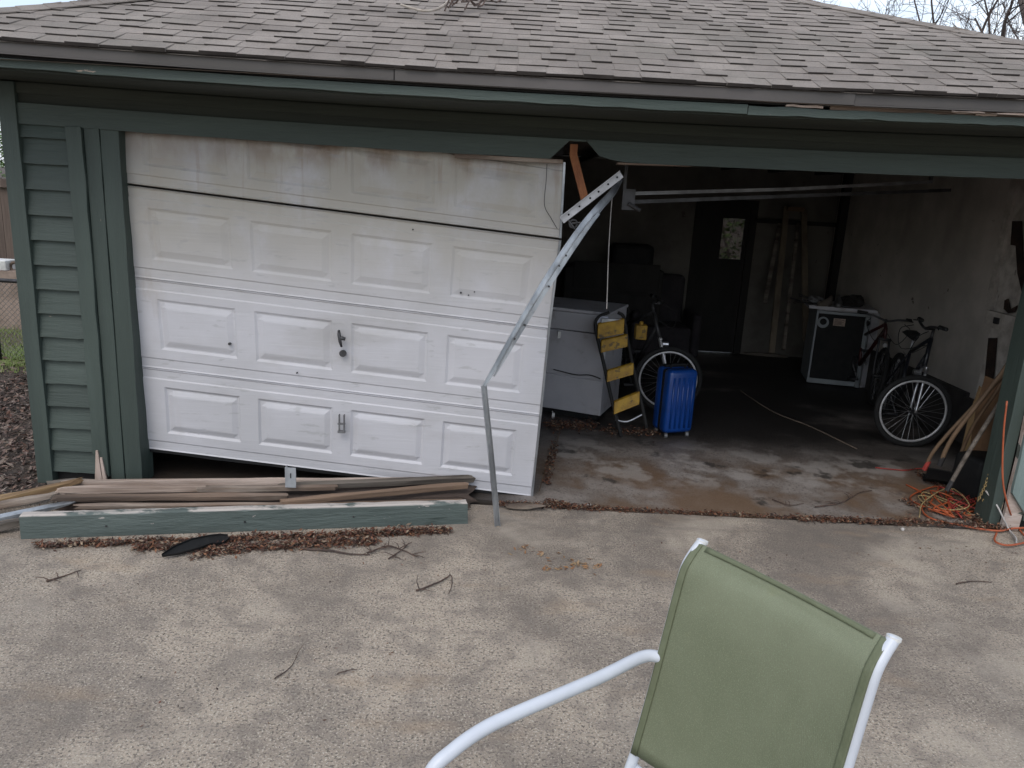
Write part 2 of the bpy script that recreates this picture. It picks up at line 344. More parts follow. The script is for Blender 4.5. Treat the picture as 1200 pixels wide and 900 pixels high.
# ------------------------------------------------------------------ ground
def sheet(name, poly, z, mat, thick=0, n=0):
    mb = MB(); k = len(poly)
    vs = [(x, y, z) for x, y in poly] + [(x, y, z-thick) for x, y in poly]
    mb.add(vs, [tuple(range(k)), tuple(range(2*k-1, k-1, -1))] + [(i, i+k, (i+1) % k+k, (i+1) % k) for i in range(k)])
    return tag(mb.build(name, mat), kind='structure')
g = MB(); g.add([(-400, -400, -.03), (400, -400, -.03), (400, 400, -.03), (-400, 400, -.03)], [(0,1,2,3)])
tag(g.build('ground', M['soil']), kind='structure')
# driveway: outline ragged along the joint with the garage floor
random.seed(3)
edge = [(x*.12, -.035 + rnd(-.008, .006)) for x in range(45, -24, -1)]
sheet('driveway', [(-9, -14), (9, -14), (9, -.05)] + [e for e in edge if e[0] < 5.3] + [(-2.9, -.5), (-3.3, -.66), (-9, -.72)], 0, M['concrete'], .12)
edge2 = [(x*.12, .012 + rnd(-.008, .01)) for x in range(-22, 33)]
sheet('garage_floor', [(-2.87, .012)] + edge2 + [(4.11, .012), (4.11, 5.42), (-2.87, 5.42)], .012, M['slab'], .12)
sheet('lawn', [(-14, 2.9), (-3.05, 2.9), (-3.05, 8), (-14, 8)], -.02, M['lawn'], .02)

# ------------------------------------------------------------------ the garage
GAR = empty('detached_garage', (0, 0, 0), 'green painted wooden garage with shingled hip roof and dark open bay', 'garage')
XL, XR, YB, XI = -2.88, 4.12, 5.42, 4.02
def gp(mb, name, mat, **k): return part(mb, name, mat, GAR, **k)
# front siding: lapped boards
def laps(mb, x0, x1, z0, z1, step, yf=0.0, wob=.004):
    z = z0
    while z < z1-.01:
        zt = min(z+step, z1); n = 6
        vs = []
        for i in range(n+1):
            x = x0+(x1-x0)*i/n; w_ = rnd(-wob, wob)*.5
            vs += [(x, yf-.030+w_, z+rnd(-.002, .002)), (x, yf-.002+w_, zt), (x, yf+.02, zt), (x, yf+.02, z)]
        mb.add(vs, [(i*4+k, i*4+(k+1) % 4, (i+1)*4+(k+1) % 4, (i+1)*4+k) for i in range(n) for k in range(4)] + [(0,1,2,3), tuple(n*4+k for k in (3,2,1,0))])
        z += step
random.seed(5)
mb = MB(); laps(mb, -2.79, -2.515, .075, 2.16, .1425); gp(mb, 'front_siding', M['green_h'])
mb = MB(); laps(mb, 3.31, XR-.09, .075, 2.16, .1425); gp(mb, 'front_siding', M['green_h'])
mb = MB(); mb.box(XL+.01, -2.44, .021, .11, 0, 2.35); gp(mb, 'front_wall', M['dark_wood'])
mb = MB(); mb.box(3.25, XR-.005, .021, .12, 0, 2.35); gp(mb, 'front_wall', M['dark_wood'])
def board_v(name, x0, x1, y0, y1, z0, z1, mat, n=14, wob=.004, bottom=None):
    mb = MB(); vs = []
    for i in range(n+1):
        z = z0+(z1-z0)*i/n; a = rnd(-wob, wob); b = rnd(-wob, wob); c = rnd(-wob, wob)*.4
        zz = [z]*4
        if i == 0 and bottom: zz = [z+b_ for b_ in bottom]
        vs += [(x0+a, y0+c, zz[0]), (x1+b, y0+c, zz[1]), (x1+b, y1, zz[2]), (x0+a, y1, zz[3])]
    mb.add(vs, [(i*4+k, i*4+(k+1) % 4, (i+1)*4+(k+1) % 4, (i+1)*4+k) for i in range(n) for k in range(4)] + [(3,2,1,0), tuple(n*4+k for k in range(4))])
    return gp(mb, name, mat, bevel=.003)
board_v('corner_trim', XL, -2.784, -.045, .02, .0, 2.36, M['green_v'], wob=.0015)
board_v('corner_trim', XR-.09, XR+.02, -.045, .02, .0, 2.36, M['green_v'], wob=.0015)
board_v('batten', -2.522, -2.432, -.042, .019, .05, 2.14, M['green_v'], wob=.0035, bottom=(.16, .01, .01, .16))
board_v('jamb_post', -2.43, -2.345, -.024, .14, .0, 2.14, M['green_v'], wob=.0015)
board_v('jamb_post', -2.343, -2.238, -.018, .14, .0, 2.14, M['green_v'], wob=.002)
for (x0, x1, xt, z1) in ((-2.52, -2.468, -2.492, .235), (-2.464, -2.438, -2.470, .19)):
    mb = MB(); mb.hexa([(x0, -.056, 0), (x1, -.056, 0), (x0, -.043, 0), (x1, -.043, 0), (xt-.006, -.052, z1), (xt+.006, -.052, z1), (xt-.006, -.043, z1), (xt+.006, -.043, z1)])
    gp(mb, 'splintered_sliver', M['pale_sliver'])
# right jamb post: dark inner face, lighter outer trim with a rotten foot
board_v('jamb_post', 3.115, 3.185, .0, .16, .012, 2.14, M['green_v'], wob=.002)
board_v('jamb_trim', 3.188, 3.30, -.055, -.03, .16, 2.14, M['pale_green'], wob=.004, bottom=(.10, -.04, -.04, .10))
board_v('jamb_trim', 3.188, 3.30, -.028, .0, .0, 2.14, M['old_paint_edge'], wob=.004)
# side and back walls outside
mb = MB(); laps(mb, 0, 5.4, .06, 2.36, .1425)
o = gp(mb, 'side_siding', M['green_h'])
for v in o.data.vertices: x, y, z = v.co; v.co = (XL + y - .0, 5.41 - x, z)
mb = MB(); laps(mb, 0, 5.4, .06, 2.36, .1425)
o = gp(mb, 'side_siding', M['green_h'])
for v in o.data.vertices: x, y, z = v.co; v.co = (XR - y, x, z)
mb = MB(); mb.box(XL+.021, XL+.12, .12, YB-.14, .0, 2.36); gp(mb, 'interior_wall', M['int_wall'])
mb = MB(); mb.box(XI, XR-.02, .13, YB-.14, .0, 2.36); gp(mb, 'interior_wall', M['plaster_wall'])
mb = MB(); mb.box(XI-.04, XI-.001, 1.9, YB-.14, .012, .436); mb.box(XI-.06, XI-.001, .13, 1.9, .012, .40); gp(mb, 'stem_wall', M['curb'])
# back wall with a doorway (door leaf with a window)
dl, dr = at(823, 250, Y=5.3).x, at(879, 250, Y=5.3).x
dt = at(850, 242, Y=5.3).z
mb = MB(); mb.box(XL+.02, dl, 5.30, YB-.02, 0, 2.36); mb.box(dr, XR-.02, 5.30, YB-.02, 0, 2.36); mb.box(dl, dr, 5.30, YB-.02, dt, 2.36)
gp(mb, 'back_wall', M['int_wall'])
w0, w1 = at(846, 270, Y=5.33).x, at(872, 270, Y=5.33).x; wz0, wz1 = at(860, 304, Y=5.33).z, at(860, 256, Y=5.33).z
mb = MB()
mb.box(dl, w0, 5.32, 5.36, .02, dt); mb.box(w1, dr, 5.32, 5.36, .02, dt); mb.box(w0, w1, 5.32, 5.36, .02, wz0); mb.box(w0, w1, 5.32, 5.36, wz1, dt)
bd = gp(mb, 'back_door', M['dark_wood'])
mb = MB(); mb.box(w0, w1, 5.338, 5.342, wz0, wz1); mb.build('window_pane', M['glass'], bd)
mb = MB(); mb.box(dl-.09, dl, 5.27, 5.30, .02, dt+.09); mb.box(dr, dr+.09, 5.27, 5.30, .02, dt+.09); mb.box(dl, dr, 5.27, 5.30, dt, dt+.09)
gp(mb, 'door_casing', M['dark_wood'])
a, b = at(885, 256, Y=5.28), at(1000, 262, Y=5.28)
mb = MB(); mb.box(a.x, b.x, 5.22, 5.299, a.z-.05, a.z); gp(mb, 'wall_rail', M['dark_wood'])
a = at(985, 240, Y=5.0); b = at(1003, 240, Y=5.0)
mb = MB(); mb.box(a.x, b.x, 4.95, 5.05, .012, 2.45); gp(mb, 'inner_post', M['dark_wood'])
# ceiling joists and lining
mb = MB(); mb.box(XL+.03, XR-.03, .25, YB-.03, 2.44, 2.46)
for i in range(13): mb.box(-2.7+i*.58, -2.66+i*.58, .3, YB-.1, 2.30, 2.438)
gp(mb, 'ceiling_joists', M['dark_wood'])
# strip and flaking plaster on the near part of the right wall
mb = MB(); mb.box(XI-.03, XI-.001, 1.82, 1.895, 1.16, 2.36); gp(mb, 'wall_strip', M['plaster'])
mb = MB(); n = 24; vs = []
for i in range(n+1):
    for k in range(n+1): vs.append((XI-.012+.010*noise.noise(Vector((i*.4, k*.4, 2))), .14+1.66*i/n, .42+1.93*k/n))
N1 = (n+1)**2; fs = []
for i in range(n):
    for k in range(n):
        a = i*(n+1)+k; fs.append((a, a+1, a+n+2, a+n+1))
mb.add(vs[:N1], fs); gp(mb, 'flaking_plaster', M['plaster'], smooth=True)
mb = MB()
p0 = at(1158, 363, X=XI-.05); mb.box(XI-.065, XI-.028, .6, p0.y, p0.z-.13, p0.z); gp(mb, 'wall_board', M['plaster'])
mb = MB(); mb.box(XI-.08, XI-.065, p0.y-.20, p0.y-.14, p0.z-.09, p0.z-.04); gp(mb, 'latch', M['steel_dark'])
def wall_poly(name, pxs, mat, off):
    P = [at(x, y, X=XI-off) for x, y in pxs]; k = len(P); mb = MB()
    mb.add(P+[p+Vector((.006, 0, 0)) for p in P], [tuple(range(k)), tuple(range(2*k-1, k-1, -1))]+[(i, i+k, (i+1) % k+k, (i+1) % k) for i in range(k)])
    return gp(mb, name, mat)
wall_poly('torn_patch', [(1186, 259), (1197, 259), (1199, 300), (1203, 330), (1198, 346), (1192, 320), (1190, 288), (1184, 287)], M['rot_brown'], .034)
wall_poly('torn_patch', [(1177, 352), (1181, 350), (1184, 362), (1192, 358), (1189, 366), (1181, 367), (1176, 362)], M['rot_brown'], .034)
wall_poly('rotted_strip', [(1158, 396), (1168, 396), (1166, 420), (1163, 450), (1160, 478), (1150, 478), (1154, 440)], M['rot_brown'], .034)
# header: two boards that met over the missing middle post, split in a V
def strip_x(mb, xs, y0, y1, zlo, zhi, cuts=None):
    vs = []
    for x in xs:
        s = sag(x)
        vs += [(x, y0, zlo(x)+s), (x, y0, zhi(x)+s), (x, y1, zhi(x)+s), (x, y1, zlo(x)+s)]
    n = len(xs)-1
    mb.add(vs, [(i*4+k, i*4+(k+1) % 4, (i+1)*4+(k+1) % 4, (i+1)*4+k) for i in range(n) for k in range(4)] + [(0,1,2,3), tuple(n*4+k for k in (3,2,1,0))])
def xr(a, b, n): return [a+(b-a)*i/n for i in range(n+1)]
mb = MB(); strip_x(mb, xr(-2.79, .29, 30)+[.385], -.032, -.004, lambda x: 2.142+rnd(-.002, .002)+(0 if x <= .29 else .10), lambda x: 2.252)
gp(mb, 'header_board', M['green_h'])
mb = MB(); strip_x(mb, [.39, .465, .53]+xr(.60, XR-.095, 34), -.030, -.004, lambda x: 2.142+rnd(-.002, .002)+(.10 if x < .4 else .028 if x < .5 else .012 if x < .56 else 0), lambda x: 2.254)
gp(mb, 'header_board', M['green_h'])
mb = MB(); strip_x(mb, xr(XL+.13, .27, 20), .125, .24, lambda x: 2.17, lambda x: 2.35); gp(mb, 'header_beam', M['dark_wood'])
mb = MB(); strip_x(mb, xr(.62, XR-.13, 20), .02, .14, lambda x: 2.155, lambda x: 2.35); gp(mb, 'header_beam', M['dark_wood'])
mb = MB(); strip_x(mb, [.57, .75, .9, .99], -.034, .06, lambda x: 2.13+(x-.57)*.02, lambda x: 2.14); gp(mb, 'torn_header_edge', M['raw_wood'])
mb = MB(); strip_x(mb, [-.35, 0, .2, .262], -.02, .018, lambda x: 2.118, lambda x: 2.14); gp(mb, 'torn_header_edge', M['raw_wood'])
# frieze siding above the header
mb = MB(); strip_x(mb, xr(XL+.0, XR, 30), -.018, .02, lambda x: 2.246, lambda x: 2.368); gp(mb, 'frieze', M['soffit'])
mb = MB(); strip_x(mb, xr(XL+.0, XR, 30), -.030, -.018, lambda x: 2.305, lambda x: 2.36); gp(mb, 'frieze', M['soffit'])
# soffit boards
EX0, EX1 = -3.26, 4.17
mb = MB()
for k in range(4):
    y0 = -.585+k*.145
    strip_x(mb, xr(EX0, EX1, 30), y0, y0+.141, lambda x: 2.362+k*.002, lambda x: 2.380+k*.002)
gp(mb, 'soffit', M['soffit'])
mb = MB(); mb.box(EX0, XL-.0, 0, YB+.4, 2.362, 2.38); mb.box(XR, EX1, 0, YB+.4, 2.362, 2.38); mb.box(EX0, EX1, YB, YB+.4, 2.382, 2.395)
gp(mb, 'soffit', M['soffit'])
# fascia + drip edge
random.seed(11)
mb = MB(); strip_x(mb, xr(EX0, 1.10, 36), -.612, -.588, lambda x: 2.372+rnd(-.0025, .0025), lambda x: 2.414); gp(mb, 'fascia', M['green_h'])
mb = MB(); strip_x(mb, xr(1.104, EX1, 36), -.610, -.586, lambda x: 2.370+rnd(-.004, .004), lambda x: 2.408+rnd(-.004, .004)); gp(mb, 'fascia', M['green_h'])
for q in (EX0, EX1): mb = MB(); mb.box(q-.01, q+.01, -.6, YB+.4, 2.372, 2.44); gp(mb, 'fascia', M['green_h'])
mb = MB(); strip_x(mb, xr(1.5, EX1, 20), -.603, -.590, lambda x: 2.408, lambda x: 2.445); gp(mb, 'exposed_edge', M['raw_wood'])
mb = MB(); strip_x(mb, xr(EX0, EX1, 30), -.600, -.592, lambda x: 2.42, lambda x: 2.49); gp(mb, 'sub_fascia', M['dark_wood'])
mb = MB()
strip_x(mb, xr(-.6, 1.60, 20), -.632, -.626, lambda x: 2.436, lambda x: 2.486)
strip_x(mb, xr(-.6, 1.60, 20), -.634, -.612, lambda x: 2.430, lambda x: 2.436)
gp(mb, 'drip_edge', M['drip'])
mb = MB()
strip_x(mb, xr(EX0, -.605, 20), -.628, -.622, lambda x: 2.438, lambda x: 2.492)
strip_x(mb, xr(EX0, -.605, 20), -.632, -.610, lambda x: 2.430, lambda x: 2.437)
gp(mb, 'drip_edge', M['drip'])
mb = MB()
strip_x(mb, xr(1.605, EX1, 20), -.622, -.616, lambda x: 2.436, lambda x: 2.494)
strip_x(mb, xr(1.605, EX1, 20), -.624, -.604, lambda x: 2.428, lambda x: 2.435)
gp(mb, 'drip_edge', M['drip'])
for x0, x1, zt_ in ((1.28, 1.46, 2.421), (2.08, 2.24, 2.424), (2.20, 2.30, 2.416), (2.30, 2.50, 2.422)):
    mb = MB(); strip_x(mb, xr(x0, x1, 5), -.618, -.611, lambda x: zt_-.008+rnd(-.003, .002), lambda x: zt_+rnd(-.002, .004)); gp(mb, 'splintered_edge', M['pale_sliver'])
# roof: solid hip plus individual shingle tabs
SLO = .395; Y0 = -.64; ZE = 2.497; YB2 = 5.95
HALF = (YB2-Y0)/2; ZR = ZE+SLO*HALF; RX0, RX1, RY = EX0-.03+HALF, EX1+.03-HALF, Y0+HALF
c = [(EX0-.03, Y0, ZE-.012), (EX1+.03, Y0, ZE-.012), (EX1+.03, YB2, ZE-.012), (EX0-.03, YB2, ZE-.012), (RX0, RY, ZR-.012), (RX1, RY, ZR-.012)]
mb = MB()
vs = []
for x in xr(EX0-.03, EX1+.03, 24):  # front plane strips follow the sag at the eave
    t = max(0, min(1, 1)); vs.append((x, Y0, ZE-.014+sag(x)))
top = []
for x in xr(EX0-.03, EX1+.03, 24): top.append((min(max(x, RX0), RX1), RY, ZR-.014))
n = len(vs); mb.add(vs+top, [(i, i+1, n+i+1, n+i) for i in range(n-1)])
mb.add(c, [(1,2,5), (2,3,4,5), (3,0,4)])
mb.add([(p[0], p[1], 2.40) for p in c[:4]], [(3,2,1,0)])
roof = gp(mb, 'roof', M['shingle'])
def shingles(L, half, place, seed):
    """tabs on one roof plane; u along eave 0..L, s up the slope (plan distance) 0..half"""
    random.seed(seed); mb = MB(); step = .120; i = 0; s = 0
    while s < half-.02:
        u = s+rnd(-.3, 0); e = L-s
        tg = random.random() < .5
        while u < e:
            wd = random.choice((rnd(.08, .12), rnd(.10, .16), rnd(.12, .19)))
            a, b = max(u, s*1.0), min(u+wd, e)
            if b-a > .02:
                tg = not tg if random.random() < .8 else tg; thick = rnd(.0115, .0145) if tg else rnd(.006, .0085) ; dn = -.004 + rnd(-.003, .003) + (-.006 if tg else 0)
                q = []; T_ = s+step+.03; ta, tb = max(a, T_), min(b, L-T_)
                if tb < ta: ta = tb = (ta+tb)/2 if L-2*T_ > 0 else L/2
                for (uu, ss, hh) in ((a+.0004, s+dn, thick), (b-.0004, s+dn+rnd(-.002,.002), thick), (tb-.0004, T_, .004), (ta+.0004, T_, .004)):
                    q.append((uu, ss, hh))
                lowq = [(uu, ss, -.004) for (uu, ss, hh) in q]
                P = [place(*p) for p in q+lowq]
                mb.add(P, [(0,1,2,3), (4,7,6,5), (1,5,6,2), (2,6,7,3), (3,7,4,0), (0,4,5,1)])
            u += wd
        s += step; i += 1
    return mb
nrm = Vector((0, -SLO, 1)).normalized()
XE0, XE1 = EX0-.03, EX1+.03
def pl_front(u, s, h):
    x = XE0+u; fade = max(0, 1-s/2.6); wv = .006*noise.noise(Vector((x*1.2, s*2, 0)))
    return Vector((x, Y0+s, ZE+SLO*s+sag(x)*fade+wv)) + Vector((0, -SLO, 1)).normalized()*h
def pl_right(u, s, h): return Vector((XE1-s, Y0+u, ZE+SLO*s)) + Vector((SLO, 0, 1)).normalized()*h
def pl_left(u, s, h): return Vector((XE0+s, YB2-u, ZE+SLO*s)) + Vector((-SLO, 0, 1)).normalized()*h
def pl_back(u, s, h): return Vector((XE1-u, YB2-s, ZE+SLO*s)) + Vector((0, SLO, 1)).normalized()*h
for (L_, pf, sd) in ((XE1-XE0, pl_front, 1), (YB2-Y0, pl_right, 2), (YB2-Y0, pl_left, 3), (XE1-XE0, pl_back, 4)):
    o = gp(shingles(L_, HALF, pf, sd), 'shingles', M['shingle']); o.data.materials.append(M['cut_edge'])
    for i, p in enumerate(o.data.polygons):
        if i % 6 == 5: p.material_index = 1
mb = MB(); random.seed(8)
def caps(p, q, d1, d2):
    p, q = Vector(p), Vector(q); L_ = (q-p).length; t = (q-p)/L_; k = 0.0
    while k < L_-.1:
        a = p+t*k; b = p+t*(k+.19)
        w_ = .12
        l1, l2 = Vector(d1)*w_, Vector(d2)*w_; up = Vector((0, 0, .006)); u2 = Vector((0, 0, .001))
        vs = [a+l1+up*.55, a+up, a+l2+up*.55, b+l1+u2*.3, b+u2, b+l2+u2*.3]
        vs += [v-Vector((0, 0, .005)) for v in vs]
        mb.add(vs, [(0,1,4,3), (1,2,5,4), (6,9,10,7), (7,10,11,8), (0,6,7,1), (1,7,8,2), (2,8,11,5), (5,11,10,4), (4,10,9,3), (3,9,6,0)])
        k += .14
s2 = math.sqrt(.5)
def dn(x, y): v = Vector((x, y, 0)); return v
def slope_dir(x, y, plane):  # unit horizontal move along x or y on plane
    return Vector((x, y, {'f': SLO*y, 'r': -SLO*x, 'l': SLO*x, 'b': -SLO*y}[plane])).normalized()
zt = .010
caps((XE1, Y0, ZE+zt), (RX1, RY, ZR+zt), Vector((-s2, -s2, -SLO*s2)), Vector((s2, s2, -SLO*s2)))
caps((XE0, Y0, ZE+zt), (RX0, RY, ZR+zt), Vector((s2, -s2, -SLO*s2)), Vector((-s2, s2, -SLO*s2)))
caps((RX0, RY, ZR+zt), (RX1, RY, ZR+zt), slope_dir(0, -1, 'f'), slope_dir(0, 1, 'b'))
gp(mb, 'hip_cap', M['shingle'])
# broken stud hanging in the gap above the door corner
mb = MB(); a = at(672, 182, Y=.10); b = at(686, 236, Y=.03)
mb.sweep([a+Vector((0,.0,.06)), a, (a+b)/2, b], [(-.022, -.03), (.022, -.03), (.024, .03), (-.02, .03)], Vector((0, -1, 0)))
gp(mb, 'broken_stud', M['orange_wood'])

# ------------------------------------------------------------------ the fallen-in sectional door
GD = empty('garage_door', (-1.0, .1, .0), 'dirty white panelled garage door hanging crooked in the left bay', 'garage door')
def DW(px, py, y): return at(px, py, Y=y)
def door_section(TLc, TRc, BLc, BRc, rel=1, seed=0):
    W, H = 2.45, .53
    xsb = set([0, .006, W-.006, W]); ysb = set([0, .004, .012, .016, .034, .040, .052, .058, H-.058, H-.052, H-.040, H-.034, H-.016, H-.012, H-.004, H])
    pw = (W-.13*2-.11*3)/4; rects = []
    for k in range(4):
        x0 = .13+k*(pw+.11); rects.append((x0, x0+pw, .12, H-.11))
    for r_ in rects:
        for d in (0, .008, .014, .020, .048, .056):
            xsb |= {r_[0]+d, r_[1]-d}; ysb |= {r_[2]+d, r_[3]-d}
    for i in range(1, 25): xsb.add(W*i/25)
    for i in range(1, 8): ysb.add(H*i/8)
    xs, ys = sorted(xsb), sorted(ysb)
    def prof(d):
        if d <= 0: return 0
        if d < .014: return -rel*.011*d/.014
        if d < .020: return -rel*.011
        if d < .052: return -rel*.011+rel*.013*(d-.020)/.032
        return .002
    def hgt(x, y):
        h = 0
        for r_ in rects:
            d = min(x-r_[0], r_[1]-x, y-r_[2], r_[3]-y)
            if d > 0: h = prof(d)
        for g_ in (.014, .037, .055, H-.055, H-.037, H-.014):
            if abs(y-g_) < .0035: h -= .005
        if y < .002 or y > H-.002: h -= .010
        h += .0022*noise.noise(Vector((x*2.2, y*4, seed*3)))+.0012*noise.noise(Vector((x*9, y*11, seed)))
        return h
    nr = (TRc-TLc).cross(BLc-TLc).normalized()
    if nr.y > 0: nr = -nr
    vs, back = [], []
    for y in ys:
        for x in xs:
            u, v = x/W, y/H
            P = (TLc*(1-u)+TRc*u)*v + (BLc*(1-u)+BRc*u)*(1-v)
            vs.append(P+nr*hgt(x, y)); back.append(P-nr*.04)
    nx, ny = len(xs), len(ys); fs = []
    for j in range(ny-1):
        for i in range(nx-1):
            a = j*nx+i; fs.append((a, a+1, a+nx+1, a+nx))
    mb = MB(); K = len(vs)
    bd = [i for i in range(nx)] + [j*nx+nx-1 for j in range(1, ny)] + [(ny-1)*nx+i for i in range(nx-2, -1, -1)] + [j*nx for j in range(ny-2, 0, -1)]
    mb.add(vs+back, fs + [tuple(q+K for q in reversed(f)) for f in fs] + [(bd[i], bd[(i+1) % len(bd)], bd[(i+1) % len(bd)]+K, bd[i]+K) for i in range(len(bd))])
    o = part(mb, 'door_section', M['door'], GD)
    bv = o.data
    return o
yA = .045
s1l, s1r = DW(142, 214, yA), DW(655, 279, yA)
g1l, g1r = DW(142, 216.5, yA), DW(655, 281.5, yA)
s2l, s2r = DW(155, 324.5, yA+.015), DW(642, 385, yA+.015)
s3l, s3r = DW(166, 430, yA+.03), DW(632, 486.5, yA+.03)
bl, br = DW(173, 526, yA+.05), at(622, 582, Z=.016); br.y = max(br.y, .09); br = DW(622, 582, .12)
tl = s1l + (s1l-s2l)*.93 + Vector((0, .035, 0)); tr = s1r + (s1r-s2r)*.80 + Vector((0, .015, 0))
tr = DW(660, 190, .05)
sec1 = door_section(tl, tr, s1l, s1r, rel=.55, seed=1)
sec2 = door_section(g1l, g1r, s2l, s2r, rel=.5, seed=2)
sec3 = door_section(s2l, s2r, s3l, s3r, rel=.75, seed=3)
sec4 = door_section(s3l, s3r, bl, br, seed=4)
# end stile (galvanised edge strip) on the right, dark rubber seal below
mb = MB()
for a, b in ((tr, s1r), (g1r, s2r), (s2r, s3r), (s3r, br)):
    mb.hexa([p+Vector(q) for p in (b, a) for q in ((.001, .042, 0), (.014, .042, 0), (.001, -.004, 0), (.014, -.004, 0))])
part(mb, 'end_stile', M['galv'], GD)
mb = MB(); d_ = (br-bl)/12
mb.sweep([bl+d_*i+Vector((0, .02, -.006+.003*math.sin(i*2.1))) for i in range(13)], [(-.016, -.012), (.016, -.012), (.016, .008), (-.016, .008)], Vector((0, 0, 1)))
part(mb, 'bottom_seal', M['black_plastic'], GD)
# lock handle and escutcheon
hc = DW(400, 397, .05)
mb = MB(); mb.tube([hc+Vector((-.012, -.012, .052)), hc+Vector((-.006, -.032, .03)), hc+Vector((.0, -.034, -.01)), hc+Vector((.004, -.014, -.045))], [.008, .011, .010, .007])
mb.tube([hc+Vector((-.006, -.03, .012)), hc+Vector((.03, -.03, .006))], [.013, .011])
part(mb, 'lock_handle', M['steel_dark'], GD, smooth=True)
hk = DW(402, 414, .05)
mb = MB(); mb.tube([hk+Vector((0, .004, 0)), hk+Vector((0, -.012, 0))], .021, 16); part(mb, 'keyhole_plate', M['steel_dark'], GD)
hh = DW(401, 493, .065)
mb = MB()
for dx in (-.018, .012): mb.box(hh.x+dx, hh.x+dx+.007, hh.y-.026, hh.y-.004, hh.z-.07, hh.z+.045)
mb.box(hh.x-.024, hh.x+.022, hh.y-.024, hh.y-.006, hh.z-.075, hh.z-.06)
mb.box(hh.x-.024, hh.x+.022, hh.y-.024, hh.y-.006, hh.z-.02, hh.z-.012)
part(mb, 'lift_handle', M['steel_dull'], GD)
# screw holes and dents that show as small marks
mb = MB()
for px, py, rr in ((269, 403, .009), (540, 343, .006), (348, 437, .005), (484, 269, .005), (549, 346, .004), (556, 342, .004)):
    p = DW(px, py, .052); mb = MB(); mb.tube([p+Vector((0, .01, 0)), p+Vector((0, -.004, 0))], rr, 8); part(mb, 'bolt_head', M['steel_dark'], GD)
# loose wire on the top right of the door
mb = MB(); mb.tube(curve([DW(641, 192, .03), DW(640, 212, .02), DW(638, 240, .02), DW(646, 256, .02), DW(653, 268, .025)], 6), .0022, 6)
part(mb, 'loose_wire', M['steel_dark'], GD)

# ------------------------------------------------------------------ bent vertical track in front of the door
ft = at(583, 617, Z=.0)
BT = empty('bent_door_track', (ft.x, ft.y, 0), 'bent galvanised door track kinked in front of the white door', 'door track')
kink = at(567, 452, Y=-.33)
pts = [ft, at(579, 570, Y=-.345), at(573, 510, Y=-.34), kink]
prof = [(-.016, -.011), (.016, -.011), (.016, .011), (.013, .011), (.013, -.008), (-.013, -.008), (-.013, .011), (-.016, .011)]
mb = MB(); mb.sweep(curve(pts, 6), prof, Vector((.25, -1, 0))); part(mb, 'lower_track', M['galv'], BT)
up_ = [kink, at(583, 425, Y=-.30), at(606, 386, Y=-.25), at(634, 340, Y=-.19), at(660, 300, Y=-.13), at(682, 268, Y=-.08), at(700, 245, Y=-.03), at(717, 226, Y=.05), at(726, 210, Y=.14)]
wid = [.010, .014, .020, .026, .029, .027, .022, .019, .017]
cp = curve(up_, 6); Lc = len(cp)
def swp_taper(mb, pts, wd, nrm_, depth):
    vs = []; L_ = len(pts)
    for i, p in enumerate(pts):
        t = (pts[min(i+1, L_-1)]-pts[max(i-1, 0)]).normalized(); nn = Vector(nrm_); nn = (nn-t*nn.dot(t)).normalized(); a = t.cross(nn)
        k = i/(L_-1)*(len(wd)-1); j = min(int(k), len(wd)-2); ww = wd[j]*(1-(k-j))+wd[j+1]*(k-j)
        vs += [p+a*q[0]*ww+nn*q[1] for q in ((-1, depth), (-1, -.001), (1, -.001), (1, depth), (.9, depth), (.9, .003), (-.9, .003), (-.9, depth))]
    mb.add(vs, [(i*8+k, i*8+(k+1) % 8, (i+1)*8+(k+1) % 8, (i+1)*8+k) for i in range(L_-1) for k in range(8)] + [tuple(range(8))[::-1], tuple((L_-1)*8+k for k in range(8))])
mb = MB(); swp_taper(mb, cp, wid, (.1, -1, .1), .018); part(mb, 'upper_track', M['galv'], BT)
mb = MB(); swp_taper(mb, [p+Vector((.02, -.016, -.004)) for p in cp[3:36]], [.004, .011, .014, .014, .010], (.5, -1, .3), .006); part(mb, 'angle_iron', M['galv'], BT)
mb = MB()
for px, py in ((640, 335), (652, 311), (660, 299), (612, 380), (600, 396)):
    p = at(px+3, py, Y=-.19+(640-px)*-.002); p.y -= .028; mb = MB(); mb.tube([p+Vector((0, .01, 0)), p+Vector((0, -.004, 0))], .006, 8)
    part(mb, 'bolt', M['steel_dark'], BT)
a, b = at(658, 258, Y=-.06), at(728, 204, Y=-.02)
BA = empty('perforated_bracket_arm', a, 'short perforated steel arm torn loose above the bent track', 'bracket')
mb = MB(); mb.sweep([a, (a+b)/2, b], [(-.022, 0), (.022, 0), (.022, .004), (-.018, .004), (-.018, .026), (-.022, .026)], Vector((0, -1, 0)))
part(mb, 'flange', pm('bright zinc plate', (.48, .48, .49), (.36, .36, .37), 20, rough=.5, metal=.3), BA)
mb = MB(); dv = (b-a)
for k in (.12, .3, .48, .62, .78, .93):
    p = a+dv*k+Vector((0, -.005, 0)); mb = MB(); mb.tube([p, p+Vector((0, -.002, 0))], .006, 8)
    part(mb, 'slot', M['black_plastic'], BA)
mb = MB(); q = at(668, 262, Y=-.05)
mb.ring(q+Vector((.02, 0, 0)), (0, 1, 0), .022, .006, 20, 6); mb.tube([q, q+Vector((.07, -.01, .01))], .006); mb.tube([q+Vector((-.02, 0, .03)), q+Vector((.03, -.01, -.03))], .006); mb.tube([q+Vector((.05, -.01, -.02)), q+Vector((.085, -.01, .02))], .01)
part(mb, 'roller_hinge', M['steel_dark'], BA)
